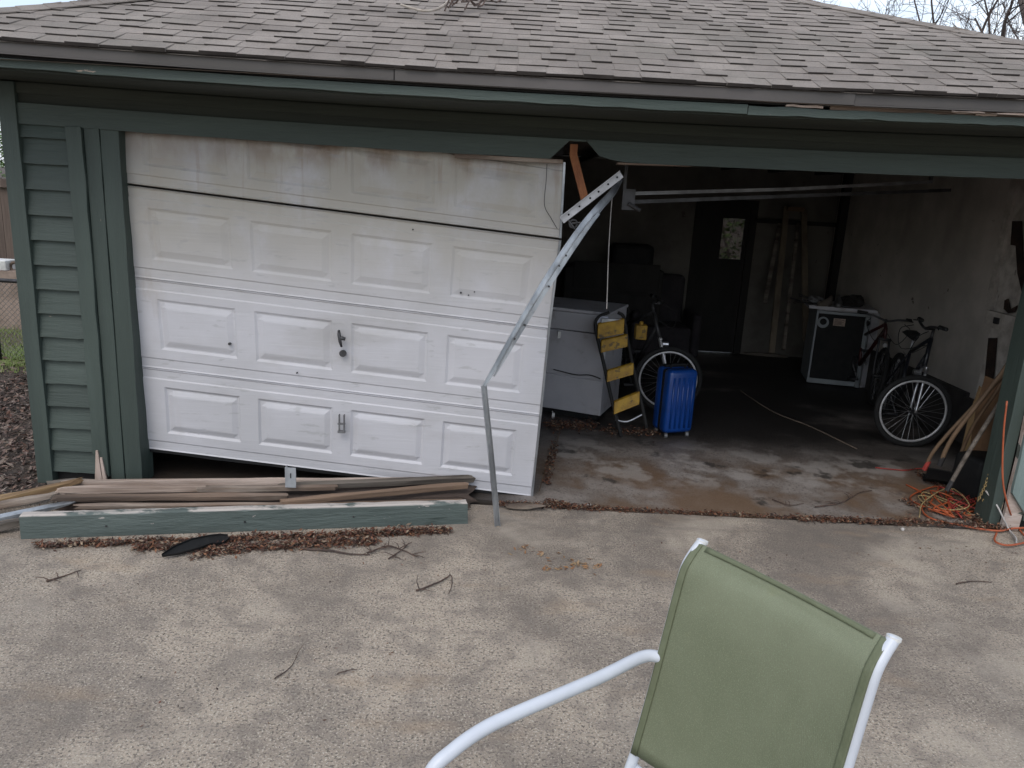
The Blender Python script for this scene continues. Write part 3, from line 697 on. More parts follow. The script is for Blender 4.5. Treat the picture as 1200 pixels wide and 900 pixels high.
# fallen horizontal track across the open bay
a, b = at(733, 227, Y=.55), at(1092, 213, Y=1.35)
HT = empty('hanging_track', a, 'long grey track hanging level across the open dark bay', 'door track')
mb = MB(); mb.sweep([a, a*.5+b*.5+Vector((0, 0, -.012)), b], [(-.011, -.010), (.011, -.010), (.011, .010), (-.011, .010)], Vector((0, -1, 0))); part(mb, 'rail', M['steel_dull'], HT)
mb = MB(); mb.sweep([a+Vector((.05, .08, -.05)), b+Vector((.2, .1, -.05))], [(-.012, -.01), (.012, -.01), (.012, .01), (-.012, .01)], Vector((0, -1, 0))); part(mb, 'lower_rail', M['steel_dark'], HT)
mb = MB(); mb.box(a.x-.02, a.x+.06, a.y-.02, a.y+.0, a.z-.1, a.z+.03); mb.tube([a+Vector((.02, -.03, -.06)), a+Vector((.10, -.03, -.10))], .012); part(mb, 'end_bracket', M['steel_dark'], HT)
for q in (a, b): mb = MB(); mb.box(q.x-.02, q.x+.0, q.y-.01, q.y+.01, q.z, 2.31); part(mb, 'hanger_strap', M['steel_dark'], HT)
mb = MB(); mb.tube(curve([at(718, 222, Y=.3), at(715, 262, Y=.3), at(713, 300, Y=.3), at(712, 330, Y=.3), at(711, 362, Y=.3)], 6), .0028, 6)
tag(mb.build('hanging_cable', M['white_cord']), 'thin pale cable hanging straight down beside the white door', 'cable')

# ------------------------------------------------------------------ timber
def plank(name, p0, p1, wd, th, mat, label, cat='board', group=None, seed=0, broken=(1, 1), roll=0, parent=None):
    """a split board: local x runs along it"""
    random.seed(seed); p0, p1 = Vector(p0), Vector(p1); L_ = (p1-p0).length; n = max(8, int(L_/.06)); mb = MB(); vs = []
    prof = [(-.5, -.5), (0, -.5), (.5, -.5), (.5, .1), (.5, .5), (.12, .5), (-.2, .5), (-.5, .5)]
    for i in range(n+1):
        x = L_*i/n; e = min(i, n-i)
        for k, (a, b) in enumerate(prof):
            jx = 0
            if i == 0: jx = -rnd(0, .09)*broken[0]
            if i == n: jx = rnd(0, .09)*broken[1]
            s = 1-(.35 if (e == 0) else .12 if e == 1 else 0)*broken[0 if i < n/2 else 1]
            vs.append((x+jx, a*wd*s+.004*noise.noise(Vector((x*4, k*3, seed))), b*th*s+.006*noise.noise(Vector((x*3, k*5, seed+9)))))
    m = len(prof)
    mb.add(vs, [(i*m+k, i*m+(k+1) % m, (i+1)*m+(k+1) % m, (i+1)*m+k) for i in range(n) for k in range(m)] + [tuple(range(m))[::-1], tuple(n*m+k for k in range(m))])
    o = mb.build(name, mat); t = (p1-p0).normalized()
    side = Vector((0, 0, 1)).cross(t).normalized(); up = t.cross(side)
    Mx = Matrix((t, side, up)).transposed().to_4x4()
    o.matrix_world = Matrix.Translation(p0) @ Mx @ Matrix.Rotation(roll, 4, 'X')
    if label: tag(o, label, cat, group)
    return o
# the green post lying on the driveway
b0, b1 = at(26, 632, Z=0), at(546, 614, Z=0)
FP = empty('fallen_post', (b0+b1)/2, 'fallen green painted timber post lying on the driveway', 'post')
ax = (b1-b0).normalized(); sd = Vector((-ax.y, ax.x, 0)); n = 40; mb = MB(); vs = []
HT_ = .135
for i in range(n+1):
    p = b0+(b1-b0)*i/n; e = (.0 if 0 < i < n else 1)
    chip = max(0, noise.noise(Vector((i*.55, 3, 1))))*.016
    chip2 = max(0, noise.noise(Vector((i*.7, 7, 4))))*.01
    jx = ax*(rnd(-.012, .012) if e else 0)
    vs += [p+jx+Vector((0, 0, .001)), p+Vector((0, 0, HT_-.008-chip))-sd*.0+jx*.5, p+sd*(.010+chip)+Vector((0, 0, HT_+chip2*.2)), p+sd*.050+Vector((0, 0, HT_-chip2)), p+sd*.060+Vector((0, 0, HT_-.02)), p+sd*.060+jx+Vector((0, 0, .001))]
mb.add(vs, [(i*6+k, i*6+(k+1) % 6, (i+1)*6+(k+1) % 6, (i+1)*6+k) for i in range(n) for k in range(6)] + [tuple(range(6))[::-1], tuple(n*6+k for k in range(6))])
fpm = pm('peeling green post paint', (.085, .110, .102), (.062, .082, .076), 5, (.12, 1, 1.4), .3, .7, rough=.62, bump=.8, bscale=35, bstretch=(.1, 1, 1.4), objrand=False,
         stains=[dict(c=(.45, .41, .375), s=9, st=(.5, 1, 1.2), lo=.40, hi=.50, amt=.95, z=(HT_-.012, HT_-.003)),
                 dict(c=(.42, .38, .35), s=13, st=(.6, 1, 1.5), lo=.655, hi=.67, amt=.8),
                 dict(c=(.03, .045, .04), s=9, st=(.07, 1, 1.6), lo=.60, hi=.66, amt=.8),
                 dict(c=(.12, .15, .14), s=4, st=(.3, 1, 1), lo=.5, hi=.7, amt=.4)])
part(mb, 'post_body', fpm, FP)
mb = MB()
for i in (7, 19, 29): p = b0+(b1-b0)*(i/n)-sd*.001+Vector((0, 0, .05+.01*(i % 3))); mb = MB(); mb.tube([p, p-sd*.004], .006, 8); part(mb, 'nail_head', M['steel_dark'], FP)
# splintered planks stacked behind it
PG = 'broken boards heaped behind the fallen green post'
def two(px0, py0, px1, py1, y0, y1): return at(px0, py0, Y=y0), at(px1, py1, Y=y1)
specs = [
 (80, 563, 545, 560, .115, .050, .030, 'pale_wood', 'long pale plank along the back of the pile, topmost at its left end', 21),
 (76, 571, 238, 569, .130, .045, .032, 'pale_wood', 'short pinkish split board at the left end of the pile, topmost', 22),
 (70, 581, 335, 579, .115, .045, .026, 'raw_wood', 'brown split plank in the middle of the pile below the short pinkish one', 23),
 (240, 571, 392, 569, .135, .040, .024, 'raw_wood', 'short tan board flat under the upright metal bracket', 24),
 (338, 585, 546, 566, .135, .045, .028, 'tan_wood', 'tan board slanting up to the right end of the pile', 25),
 (95, 591, 338, 590, .112, .030, .024, 'raw_wood', 'brown plank tight behind the green post', 26),
 (330, 567, 553, 558, .135, .040, .034, 'grey_wood', 'dark weathered batten along the back right end of the pile', 28),
 (300, 592, 540, 585, .118, .028, .024, 'tan_wood', 'narrow lath just behind the right half of the green post', 29),
]
for (x0_, y0_, x1_, y1_, zz_, wd, th, mt, lb, sd_) in specs:
    a, b = at(x0_, y0_, Z=zz_), at(x1_, y1_, Z=zz_); a.z -= th/2; b.z -= th/2
    plank('broken_board', a, b, wd, th, M[mt], lb, 'board', PG, sd_, broken=(.6, .25), roll=rnd(-.15, .25))
for (x0_, y0_, x1_, y1_, zz_, wd, th, lb, sd_) in (
 (84, 577, 545, 570, .075, .34, .07, 'wide dark board at the bottom of the pile, darkening its gaps', 27),
 (120, 590, 535, 584, .070, .10, .06, 'dark batten darkening the bottom of the pile nearest the green post', 30)):
    a, b = at(x0_, y0_, Z=zz_), at(x1_, y1_, Z=zz_); a.z -= th/2; b.z -= th/2
    plank('broken_board', a, b, wd, th, M['gap_wood'], lb, 'board', PG, sd_)
LG = 'splintered pieces at the left end of the pile'
for (q, wd, th, mt, lb, sd_) in [
 ((-30, 600, 82, 566, -.50, -.30), .05, .035, 'yellow_wood', 'yellow brown split stick slanting up towards the garage corner', 41),
 ((-30, 592, 60, 573, -.42, -.30), .04, .03, 'yellow_wood', 'thin yellowish splinter beside the garage corner trim', 42),
 ((-25, 612, 80, 590, -.72, -.50), .06, .018, 'galv', 'grey painted strip crossing the left end of the green post', 43),
 ((-35, 598, 55, 582, -.60, -.46), .05, .03, 'raw_wood', 'pale broken lath at the far left of the pile', 44),
 ((-30, 628, 22, 612, -.80, -.70), .05, .04, 'grey_wood', 'short grey rotten block left of the green post', 45)]:
    a, b = two(*q); a.z = max(a.z, th/2+.004); b.z = max(b.z, th/2+.004)
    plank('split_stick', a, b, wd, th, M[mt], lb, 'wood scrap', LG, sd_)
a, b = at(72, 556, Y=-.10), at(118, 562, Y=-.10); a.z = b.z = .03
plank('split_stick', a+Vector((0, .0, 0)), b, .06, .05, M['grey_wood'], 'crumbling grey sill piece at the foot of the green siding', 'wood scrap', LG, 46)
a, b = at(598, 589, Y=-.03), at(690, 594, Y=-.03); a.z = b.z = .012
plank('split_stick', at(600, 593, Y=-.09), at(624, 593, Y=-.09), .05, .02, M['raw_wood'], 'reddish brown wood chip under the right corner of the white door', 'wood scrap', None, 47)
# galvanised bracket standing in the pile
p = at(341, 560, Y=-.26)
mb = MB(); mb.box(p.x-.03, p.x+.03, p.y-.004, p.y, p.z-.06, p.z+.065); mb.box(p.x-.034, p.x-.030, p.y-.004, p.y+.04, p.z-.06, p.z+.065)
mb2 = MB(); mb2.box(p.x-.003, p.x+.003, p.y-.006, p.y-.0042, p.z-.0, p.z+.03)
BK = empty('metal_bracket', (p.x, p.y, p.z-.06), 'small galvanised bracket standing upright behind the broken boards', 'bracket')
part(mb, 'plate', pm('dull zinc', (.36, .38, .40), (.27, .285, .30), 10, rough=.55, metal=.3), BK); part(mb2, 'slot', M['black_plastic'], BK)
# black shard on the concrete
a, b = at(190, 652, Z=.02), at(268, 630, Z=.035)
mb = MB(); swp_taper(mb, [a, a+(b-a)*.2+Vector((0,.01,.004)), a+(b-a)*.45+Vector((0,.012,.01)), a+(b-a)*.7+Vector((0,.004,.012)), a+(b-a)*.88, b], [.006, .030, .038, .030, .034, .012], (0, -.5, 1), .014)
o = mb.build('plastic_shard', M['black_plastic'], bevel=.003); tag(o, 'broken black plastic shard lying in the leaves before the green post', 'shard')

# ------------------------------------------------------------------ leaves, twigs
def leaf(mb, c, size, up=None, flat=.6):
    a = rnd(0, 6.283); tilt = rnd(-flat, flat); tilt2 = rnd(-flat, flat)
    Mx = Matrix.Rotation(a, 3, 'Z') @ Matrix.Rotation(tilt, 3, 'X') @ Matrix.Rotation(tilt2, 3, 'Y')
    w_ = size*rnd(.25, .5); cu = rnd(-.25, .35)*size
    pts = [(-size, 0, 0), (-size*.2, w_, cu), (size, 0, 0), (-size*.2, -w_, cu), (-size*.1, 0, cu*.3)]
    mb.add([Vector(c)+Mx @ Vector(p) for p in pts], [(0, 4, 1), (1, 4, 2), (2, 4, 3), (3, 4, 0)])
def litter(name, spots, mat, label, size=(.008, .02), seed=0, flat=.6, lift=.012):
    """spots: (x0,y0,x1,y1,spread,count) pixel segments on the ground"""
    random.seed(seed); mb = MB()
    for (x0, y0, x1, y1, sp, cnt, zz) in spots:
        a, b = at(x0, y0, Z=zz), at(x1, y1, Z=zz)
        for _ in range(cnt):
            t = random.random(); g_ = random.gauss(0, 1)
            p = a.lerp(b, t)+Vector((rnd(-.03, .03), g_*sp*(.25+1.1*max(0, noise.noise(Vector((t*9, seed, 3)))+.35))+sp*.6*noise.noise(Vector((t*14, seed, 9))), 0)); p.z = zz+abs(random.gauss(0, lift))+.003
            leaf(mb, p, rnd(*size), flat=flat)
    return tag(mb.build(name, mat), label, 'leaves', kind='stuff')
litter('leaf_litter', [(45, 641, 525, 624, .022, 3400, 0), (160, 643, 340, 642, .032, 1500, 0), (330, 640, 440, 636, .040, 1000, 0), (400, 628, 522, 622, .025, 900, 0), (230, 652, 290, 646, .03, 250, 0)], M['leaf'],
       'brown dry leaves drifted along the front of the fallen green post', size=(.008, .019), seed=1)
litter('leaf_litter', [(585, 592, 700, 597, .022, 1000, .004), (690, 597, 840, 604, .014, 800, .002), (830, 603, 940, 609, .012, 420, .0), (935, 609, 1060, 614, .024, 1500, .006), (1060, 612, 1180, 620, .035, 800, .012), (640, 588, 668, 594, .02, 250, .01)], M['leaf'],
       'reddish brown leaves filling the joint between driveway and garage floor', (.007, .016), seed=2)
litter('leaf_litter', [(640, 498, 700, 500, .12, 900, .014), (650, 520, 640, 570, .06, 300, .014), (705, 505, 770, 508, .07, 500, .014), (1080, 560, 1170, 600, .12, 900, .014), (1060, 590, 1150, 612, .06, 600, .014)], M['leaf'],
       'dark leaves blown onto the garage floor under the pale cabinet', (.008, .018), seed=3)
random.seed(12)
def dirt_patch(name, x0, x1, y0, y1, cnt, mat, label, size):
    mb = MB()
    for _ in range(cnt):
        p = Vector((rnd(x0, x1), rnd(y0, y1), -.028+abs(random.gauss(0, .014)))); leaf(mb, p, rnd(*size), flat=.7)
    return tag(mb.build(name, mat), label, 'leaves', kind='stuff')
dirt_patch('leaf_litter', -4.6, -2.92, -.70, 3.2, 9000, M['leaf_grey'], 'grey brown leaf mould covering the earth left of the garage', (.012, .035))
dirt_patch('leaf_litter', -2.9, -.5, -.50, -.04, 1500, M['leaf_grey'], 'leaf scraps on the earth between the garage wall and the board pile', (.008, .02))
dirt_patch('leaf_litter', -9, -4.6, -.65, 3.2, 5000, M['leaf_grey'], 'thin leaf mould further out beyond the garage corner', (.02, .04))
litter('fallen_leaves', [(600, 640, 700, 668, .08, 34, 0), (625, 668, 712, 662, .03, 20, 0), (655, 668, 690, 665, .01, 8, 0)], M['leaf_yellow'], 'scattered tan and yellow leaves on the driveway left of the green chair', (.011, .024), 5, .5, .005)
litter('grit', [(60, 700, 700, 640, .35, 90, 0), (700, 640, 1190, 660, .12, 90, 0), (100, 850, 480, 760, .3, 60, 0), (1060, 640, 1200, 650, .05, 60, 0)], M['leaf'], 'tiny dark leaf crumbs strewn over the concrete driveway', (.004, .010), 6, .3, .002)
def twig(pxs, r, mat, label, z=.006, group='twigs dropped on the driveway', seed=0, branches=0):
    random.seed(seed); pts = [at(x, y, Z=z+rnd(0, .006)) for x, y in pxs]; c_ = curve(pts, 5)
    mb = MB(); n = len(c_); mb.tube([p+Vector((rnd(-.002, .002), rnd(-.002, .002), 0)) for p in c_], [r*(1-.6*i/n) for i in range(n)], 6)
    for _ in range(branches):
        i = random.randrange(1, n-1); p = c_[i]; d = Vector((rnd(-1, 1), rnd(-1, 1), rnd(0, .2))).normalized()*rnd(.03, .10)
        mb.tube([p, p+d*.5+Vector((rnd(-.01, .01), rnd(-.01, .01), .005)), p+d], [r*.6, r*.45, r*.25], 5)
    return tag(mb.build('twig', mat), label, 'twig', group)
twig([(350, 643), (385, 645), (410, 649), (434, 650)], .007, M['twig'], 'dark straight twig before the middle of the green post', seed=1)
twig([(430, 648), (455, 640), (475, 646), (488, 652)], .005, M['twig'], 'tangled brown twig near the right end of the green post', seed=2, branches=14)
twig([(455, 655), (470, 645), (480, 636)], .004, M['twig'], 'small forked twig just right of the tangled one', seed=3, branches=8)
twig([(55, 681), (72, 676), (95, 668)], .005, M['twig'], 'reddish twig on the concrete near the left edge', seed=4, branches=4)
twig([(488, 692), (505, 686), (522, 678), (528, 674), (530, 684), (526, 695)], .005, M['twig'], 'hooked dark twig left of the yellow leaves', seed=5, branches=2)
twig([(232, 655), (245, 645), (262, 640), (255, 652)], .004, M['twig'], 'thin brown twigs spilling from under the black shard', seed=6, branches=12)
twig([(322, 795), (336, 786), (345, 775), (348, 768)], .003, M['twig'], 'tiny bent twig alone on the pale concrete at lower left', seed=7, branches=1)
twig([(395, 790), (405, 786), (418, 784)], .003, M['twig'], 'tiny twig right of the bent one on the lower concrete', seed=8, branches=1)
twig([(1120, 684), (1140, 681), (1162, 682)], .004, M['twig'], 'short grey twig on the driveway before the right jamb', seed=9)
twig([(955, 594), (985, 589), (1008, 577), (1022, 575)], .005, M['twig'], 'forked twig lying on the garage floor by the orange cord', z=.018, seed=10, branches=5)
twig([(905, 585), (925, 592), (942, 590)], .004, M['twig'], 'small twig on the front edge of the garage floor', z=.018, seed=11, branches=2)
# bleached twigs lying on the roof
def on_roof(px, py):
    d = CF*FPX+CR*(px-600)-CU*(py-450); t = (ZE+.03+SLO*(CP.y-Y0)-CP.z)/(d.z-SLO*d.y); return CP+d*t
mb = MB(); c_ = curve([on_roof(470, 10), on_roof(495, 17), on_roof(512, 15), on_roof(524, 7), on_roof(529, -2), on_roof(531, -12)], 6)
mb.tube([p+Vector((0, 0, .02)) for p in c_], .008, 6)
tag(mb.build('roof_twig', M['pale_twig']), 'curved bleached twig lying on the shingles near the top edge', 'twig', 'dead twigs caught on the roof')
random.seed(21)
mb = MB()
for k in range(9):
    x = rnd(540, 585); c_ = curve([on_roof(x-22, 14+rnd(-6, 6)), on_roof(x, 8+rnd(-4, 4)), on_roof(x+22, rnd(-6, 6))], 4); mb.tube([p+Vector((0, 0, .02+rnd(0, .06))) for p in c_], .005, 5)
tag(mb.build('roof_twig', M['twig']), 'tangle of dark twigs on the shingles right of the bleached one', 'twig', 'dead twigs caught on the roof')
# fine cracks with dirt: pale scored line on the garage floor
mb = MB(); c_ = curve([at(868, 458, Z=.0145), at(905, 482, Z=.0145), at(950, 500, Z=.0145), at(1004, 526, Z=.0145)], 8)
mb.tube(c_, .006, 5); tag(mb.build('thin_line', pm('pale dirty crack line', (.20, .16, .12), None, rough=.9)), 'thin pale crack line running across the dark garage floor', 'string')
mb = MB(); c_ = curve([at(658, 490, Z=.02), at(655, 510, Z=.02), at(648, 530, Z=.02), at(640, 548, Z=.02), at(632, 575, Z=.02)], 8)
mb.tube(c_, .003, 5); tag(mb.build('thin_line', M['tan_handle']), 'tan wire trailing from the pale cabinet to the door corner', 'string')

# ------------------------------------------------------------------ patio chair
zt = .975
TL, TR = at(820, 635, Z=zt), at(1043, 748, Z=zt)
r_ = (TR-TL); CWD = r_.length; r_.normalize(); fw = Vector((r_.y, -r_.x, 0))
cc = (TL+TR)/2+fw*.35; cc.z = 0
CH_ = empty('patio_chair', cc, 'white tube patio chair with green mesh back in the foreground', 'chair')
def sidept(px, py, off=0):   # a point in the left side plane of the chair
    O = TL+r_*off; d = CF*FPX+CR*(px-600)-CU*(py-450); t = (O-CP).dot(r_)/d.dot(r_); P = CP+d*t
    return ((P-TL).dot(fw), P.z)
prof = [sidept(*q) for q in ((820, 636), (809, 651), (800, 668), (791, 700), (780, 742), (765, 800), (742, 882))]
def S(lat, f, z): q = TL+r_*lat+fw*f; q.z = z; return q
def profc(k=6): return [(p.x, p.y) for p in curve([Vector((a, b, 0)) for a, b in prof], k)]
pc = profc(6)
def sling(name, lat0, lat1, pts, mat, bow, off, nx=24, thick=.0025):
    mb = MB(); vs = []; K = len(pts)
    for sgn in (0, 1):
        for j, (f_, z_) in enumerate(pts):
            for i in range(nx+1):
                u = i/nx; lat = lat0+(lat1-lat0)*u; U_ = lat/CWD
                b_ = bow*4*U_*(1-U_)*min(1, (j+2)/8)
                vs.append(S(lat, f_-b_+off+sgn*thick*(-1), z_))
    q = (nx+1)*K; fs = []
    for j in range(K-1):
        for i in range(nx):
            a = j*(nx+1)+i; fs += [(a, a+1, a+nx+2, a+nx+1), (q+a, q+a+nx+1, q+a+nx+2, q+a+1)]
    for i in range(nx): fs += [(i, q+i, q+i+1, i+1), ((K-1)*(nx+1)+i, (K-1)*(nx+1)+i+1, q+(K-1)*(nx+1)+i+1, q+(K-1)*(nx+1)+i)]
    for j in range(K-1):
        a = j*(nx+1); b_ = a+nx; fs += [(a, a+nx+1, q+a+nx+1, q+a), (b_, q+b_, q+b_+nx+1, b_+nx+1)]
    mb.add(vs, fs); return part(mb, name, mat, CH_, smooth=True)
sling('back_sling', -.004, CWD+.004, pc, M['cloth'], .028, .004)
sling('side_hem', -.004, .016, pc, M['hem'], .028, .0075, 4)
sling('side_hem', CWD-.018, CWD+.004, pc, M['hem'], .028, .0075, 4)
topc = [p for p in pc if p[1] > zt-.016]
sling('top_hem', .031, CWD-.031, topc, M['hem'], .028, .0075, 20)
tr_ = .0155
low = prof[-1]
for side in (0, 1):
    lt = -.002 if side == 0 else CWD+.002
    mb = MB(); mb.tube([S(lt, f_-.014, z_) for f_, z_ in pc]+[S(lt, low[0]+.015, low[1]-.08), S(lt, low[0]+.07, .22)]+[S(lt, low[0]+.45, .30), S(lt, low[0]+.50, .295)], tr_, 12)
    part(mb, 'side_rail', M['chair_white'], CH_, smooth=True)
    aw = -.028 if side == 0 else CWD+.028
    al = [sidept(*q, off=-.028) for q in ((766, 766), (752, 770), (700, 795), (600, 838), (562, 857), (530, 880), (505, 905))]
    apts = [S(lt, al[0][0]-.005, al[0][1]+.002)]+[S(aw, f_, z_) for f_, z_ in al[1:]]
    f_, z_ = al[-1]; apts += [S(aw, f_+.03, z_-.10), S(aw, f_+.03, .25), S(aw, f_+.0, .012)]
    mb = MB(); mb.tube(curve(apts, 6), .0175, 16); part(mb, 'armrest', M['chair_white'], CH_, smooth=True)
    mb = MB(); mb.tube(curve([S(aw, low[0]-.01, low[1]-.10), S(aw, .12, .20), S(aw, .04, .012)], 6), tr_, 12); part(mb, 'rear_leg', M['chair_white'], CH_, smooth=True)
    mb = MB(); e0 = S(lt, pc[0][0]-.012, pc[0][1]); mb.tube([e0-Vector((0, 0, .004)), e0+Vector((0, 0, .004))-fw*.002], .0170, 12); part(mb, 'end_cap', M['white_plastic'], CH_)
mb = MB(); mb.tube([S(-.0, low[0]-.01, low[1]-.05), S(CWD, low[0]-.01, low[1]-.05)], .011, 10); part(mb, 'cross_bar', M['chair_white'], CH_)
sp = [(low[0]+.02, low[1]-.07), (low[0]+.08, .215), (low[0]+.25, .24), (low[0]+.45, .30)]
sling('seat_sling', .012, CWD-.012, [(p.x, p.y) for p in curve([Vector((a, b, 0)) for a, b in sp], 5)], M['cloth'], .0, .0, 16)

# ------------------------------------------------------------------ things in the bay
# pale metal cabinet
c0 = at(703, 489, Z=.05); ang = R(22)
CB = empty('metal_cabinet', (c0.x, c0.y, .012), 'off white metal chest with horizontal seams behind the yellow ladder', 'cabinet')
Mc = Matrix.Translation((c0.x, c0.y, 0)) @ Matrix.Rotation(ang, 4, 'Z').inverted()
Mc = Matrix.Translation((c0.x, c0.y, 0)) @ Matrix.Rotation(-ang, 4, 'Z')
ht = at(703, 366, Y=c0.y).z
mb = MB(); mb.box(-.85, 0, 0, .62, .06, .37, Mc); mb.box(-.85, 0, 0, .62, .375, ht*.80, Mc); mb.box(-.84, -.01, .01, .61, .06, ht*.8, Mc)
part(mb, 'body', M['cabinet'], CB, bevel=.006)
mb = MB(); mb.box(-.855, .005, -.008, .625, ht*.80+.008, ht-.03, Mc); part(mb, 'drawer_band', M['cabinet'], CB, bevel=.006)
mb = MB(); mb.box(-.865, .015, -.018, .635, ht-.026, ht, Mc); part(mb, 'lid', M['cabinet'], CB, bevel=.006)
mb = MB(); mb.box(-.82, -.03, .02, .6, .012, .06, Mc); part(mb, 'plinth', M['black_plastic'], CB)
for (px, py) in ((655, 391), (648, 486)):
    p = at(px, py, Y=c0.y+.08)
    mb = MB(); mb.tube([p+Vector((0, .1, 0)), p+Vector((0, -.05, 0))], .007, 8); mb.box(p.x-.012, p.x+.012, p.y-.06, p.y-.03, p.z-.028, p.z+.028)
    part(mb, 'handle', M['white_plastic'], CB)
mb = MB(); mb.tube(curve([Mc @ Vector((-.45, -.012, .42)), Mc @ Vector((-.25, -.012, .40)), Mc @ Vector((-.12, -.014, .415)), Mc @ Vector((-.02, -.012, .395))], 5), .005, 6); part(mb, 'dent_seam', M['steel_dark'], CB)
# step ladder with yellow treads
lb = at(735, 512, Z=.02)
LD = empty('step_ladder', lb, 'folded black step ladder with grimy yellow treads', 'ladder')
yb, yt = lb.y-.02, lb.y+.30
def lp(px, py): return at(px, py, Y=yb+(yt-yb)*(512-py)/140.0)
RL = curve([lp(728, 512), lp(717, 470), lp(707, 425), lp(698, 385), lp(701, 372), lp(714, 366)], 5)
RRt = curve([lp(758, 502), lp(749, 460), lp(741, 425), lp(735, 395), lp(731, 372), lp(724, 366)], 5)
for q in (RL, RRt):
    mb = MB(); mb.tube(q, .014, 8); part(mb, 'rail', M['rubber'], LD, smooth=True)
    mb = MB(); mb.tube([p+Vector((.02, .10, -.02)) for p in q[:-6]], .010, 8); part(mb, 'rear_rail', M['steel_dark'], LD, smooth=True)
for (x0, y0, x1, y1, hh) in ((700, 387, 731, 381, .13), (704, 405, 735, 398, .11), (711, 440, 742, 431, .10), (719, 477, 749, 465, .11)):
    a, b = lp(x0, y0), lp(x1, y1); t = (b-a); mb = MB()
    n_ = Vector((0, -1, 0)); up = Vector((0, .35, 1)).normalized()
    mb.hexa([a-n_*.03-up*hh*.5, b-n_*.03-up*hh*.5, a+n_*.03-up*hh*.5, b+n_*.03-up*hh*.5, a-n_*.0+up*hh*.5, b-n_*.0+up*hh*.5, a+n_*.03+up*hh*.42, b+n_*.03+up*hh*.42])
    part(mb, 'tread', M['yellow'], LD, bevel=.006)
mb = MB(); mb.tube(curve([lp(721, 492), lp(735, 494), lp(752, 486)], 4), .008, 8); part(mb, 'foot_bar', M['galv'], LD)
p = lp(717, 376); mb = MB(); mb.box(p.x-.09, p.x+.10, p.y-.02, p.y+.01, p.z-.02, p.z+.02); part(mb, 'top_bar', M['galv'], LD, bevel=.004)
# yellow tool caddy and crumpled pale cloth behind ladder
p = at(752, 388, Y=2.25)
mb = MB(); mb.box(p.x-.05, p.x+.05, p.y, p.y+.1, p.z-.08, p.z+.05); mb.tube([p+Vector((0, .05, .04)), p+Vector((0, .05, .08))], .02)
tag(mb.build('sprayer_bottle', M['yellow'], bevel=.015), 'dirty yellow container between the ladder and the left bicycle', 'container')
p = at(706, 376, Y=1.75)
mb = MB(); mb.box(p.x-.045, p.x+.05, p.y, p.y+.02, p.z-.04, p.z+.04, )
tag(mb.build('paper_scrap', pm('pale blue grey rag', (.42, .44, .52), (.3, .31, .37), 14, rough=.9, bump=1, bscale=20), bevel=.01), 'pale rag tucked at the top of the yellow ladder', 'rag')

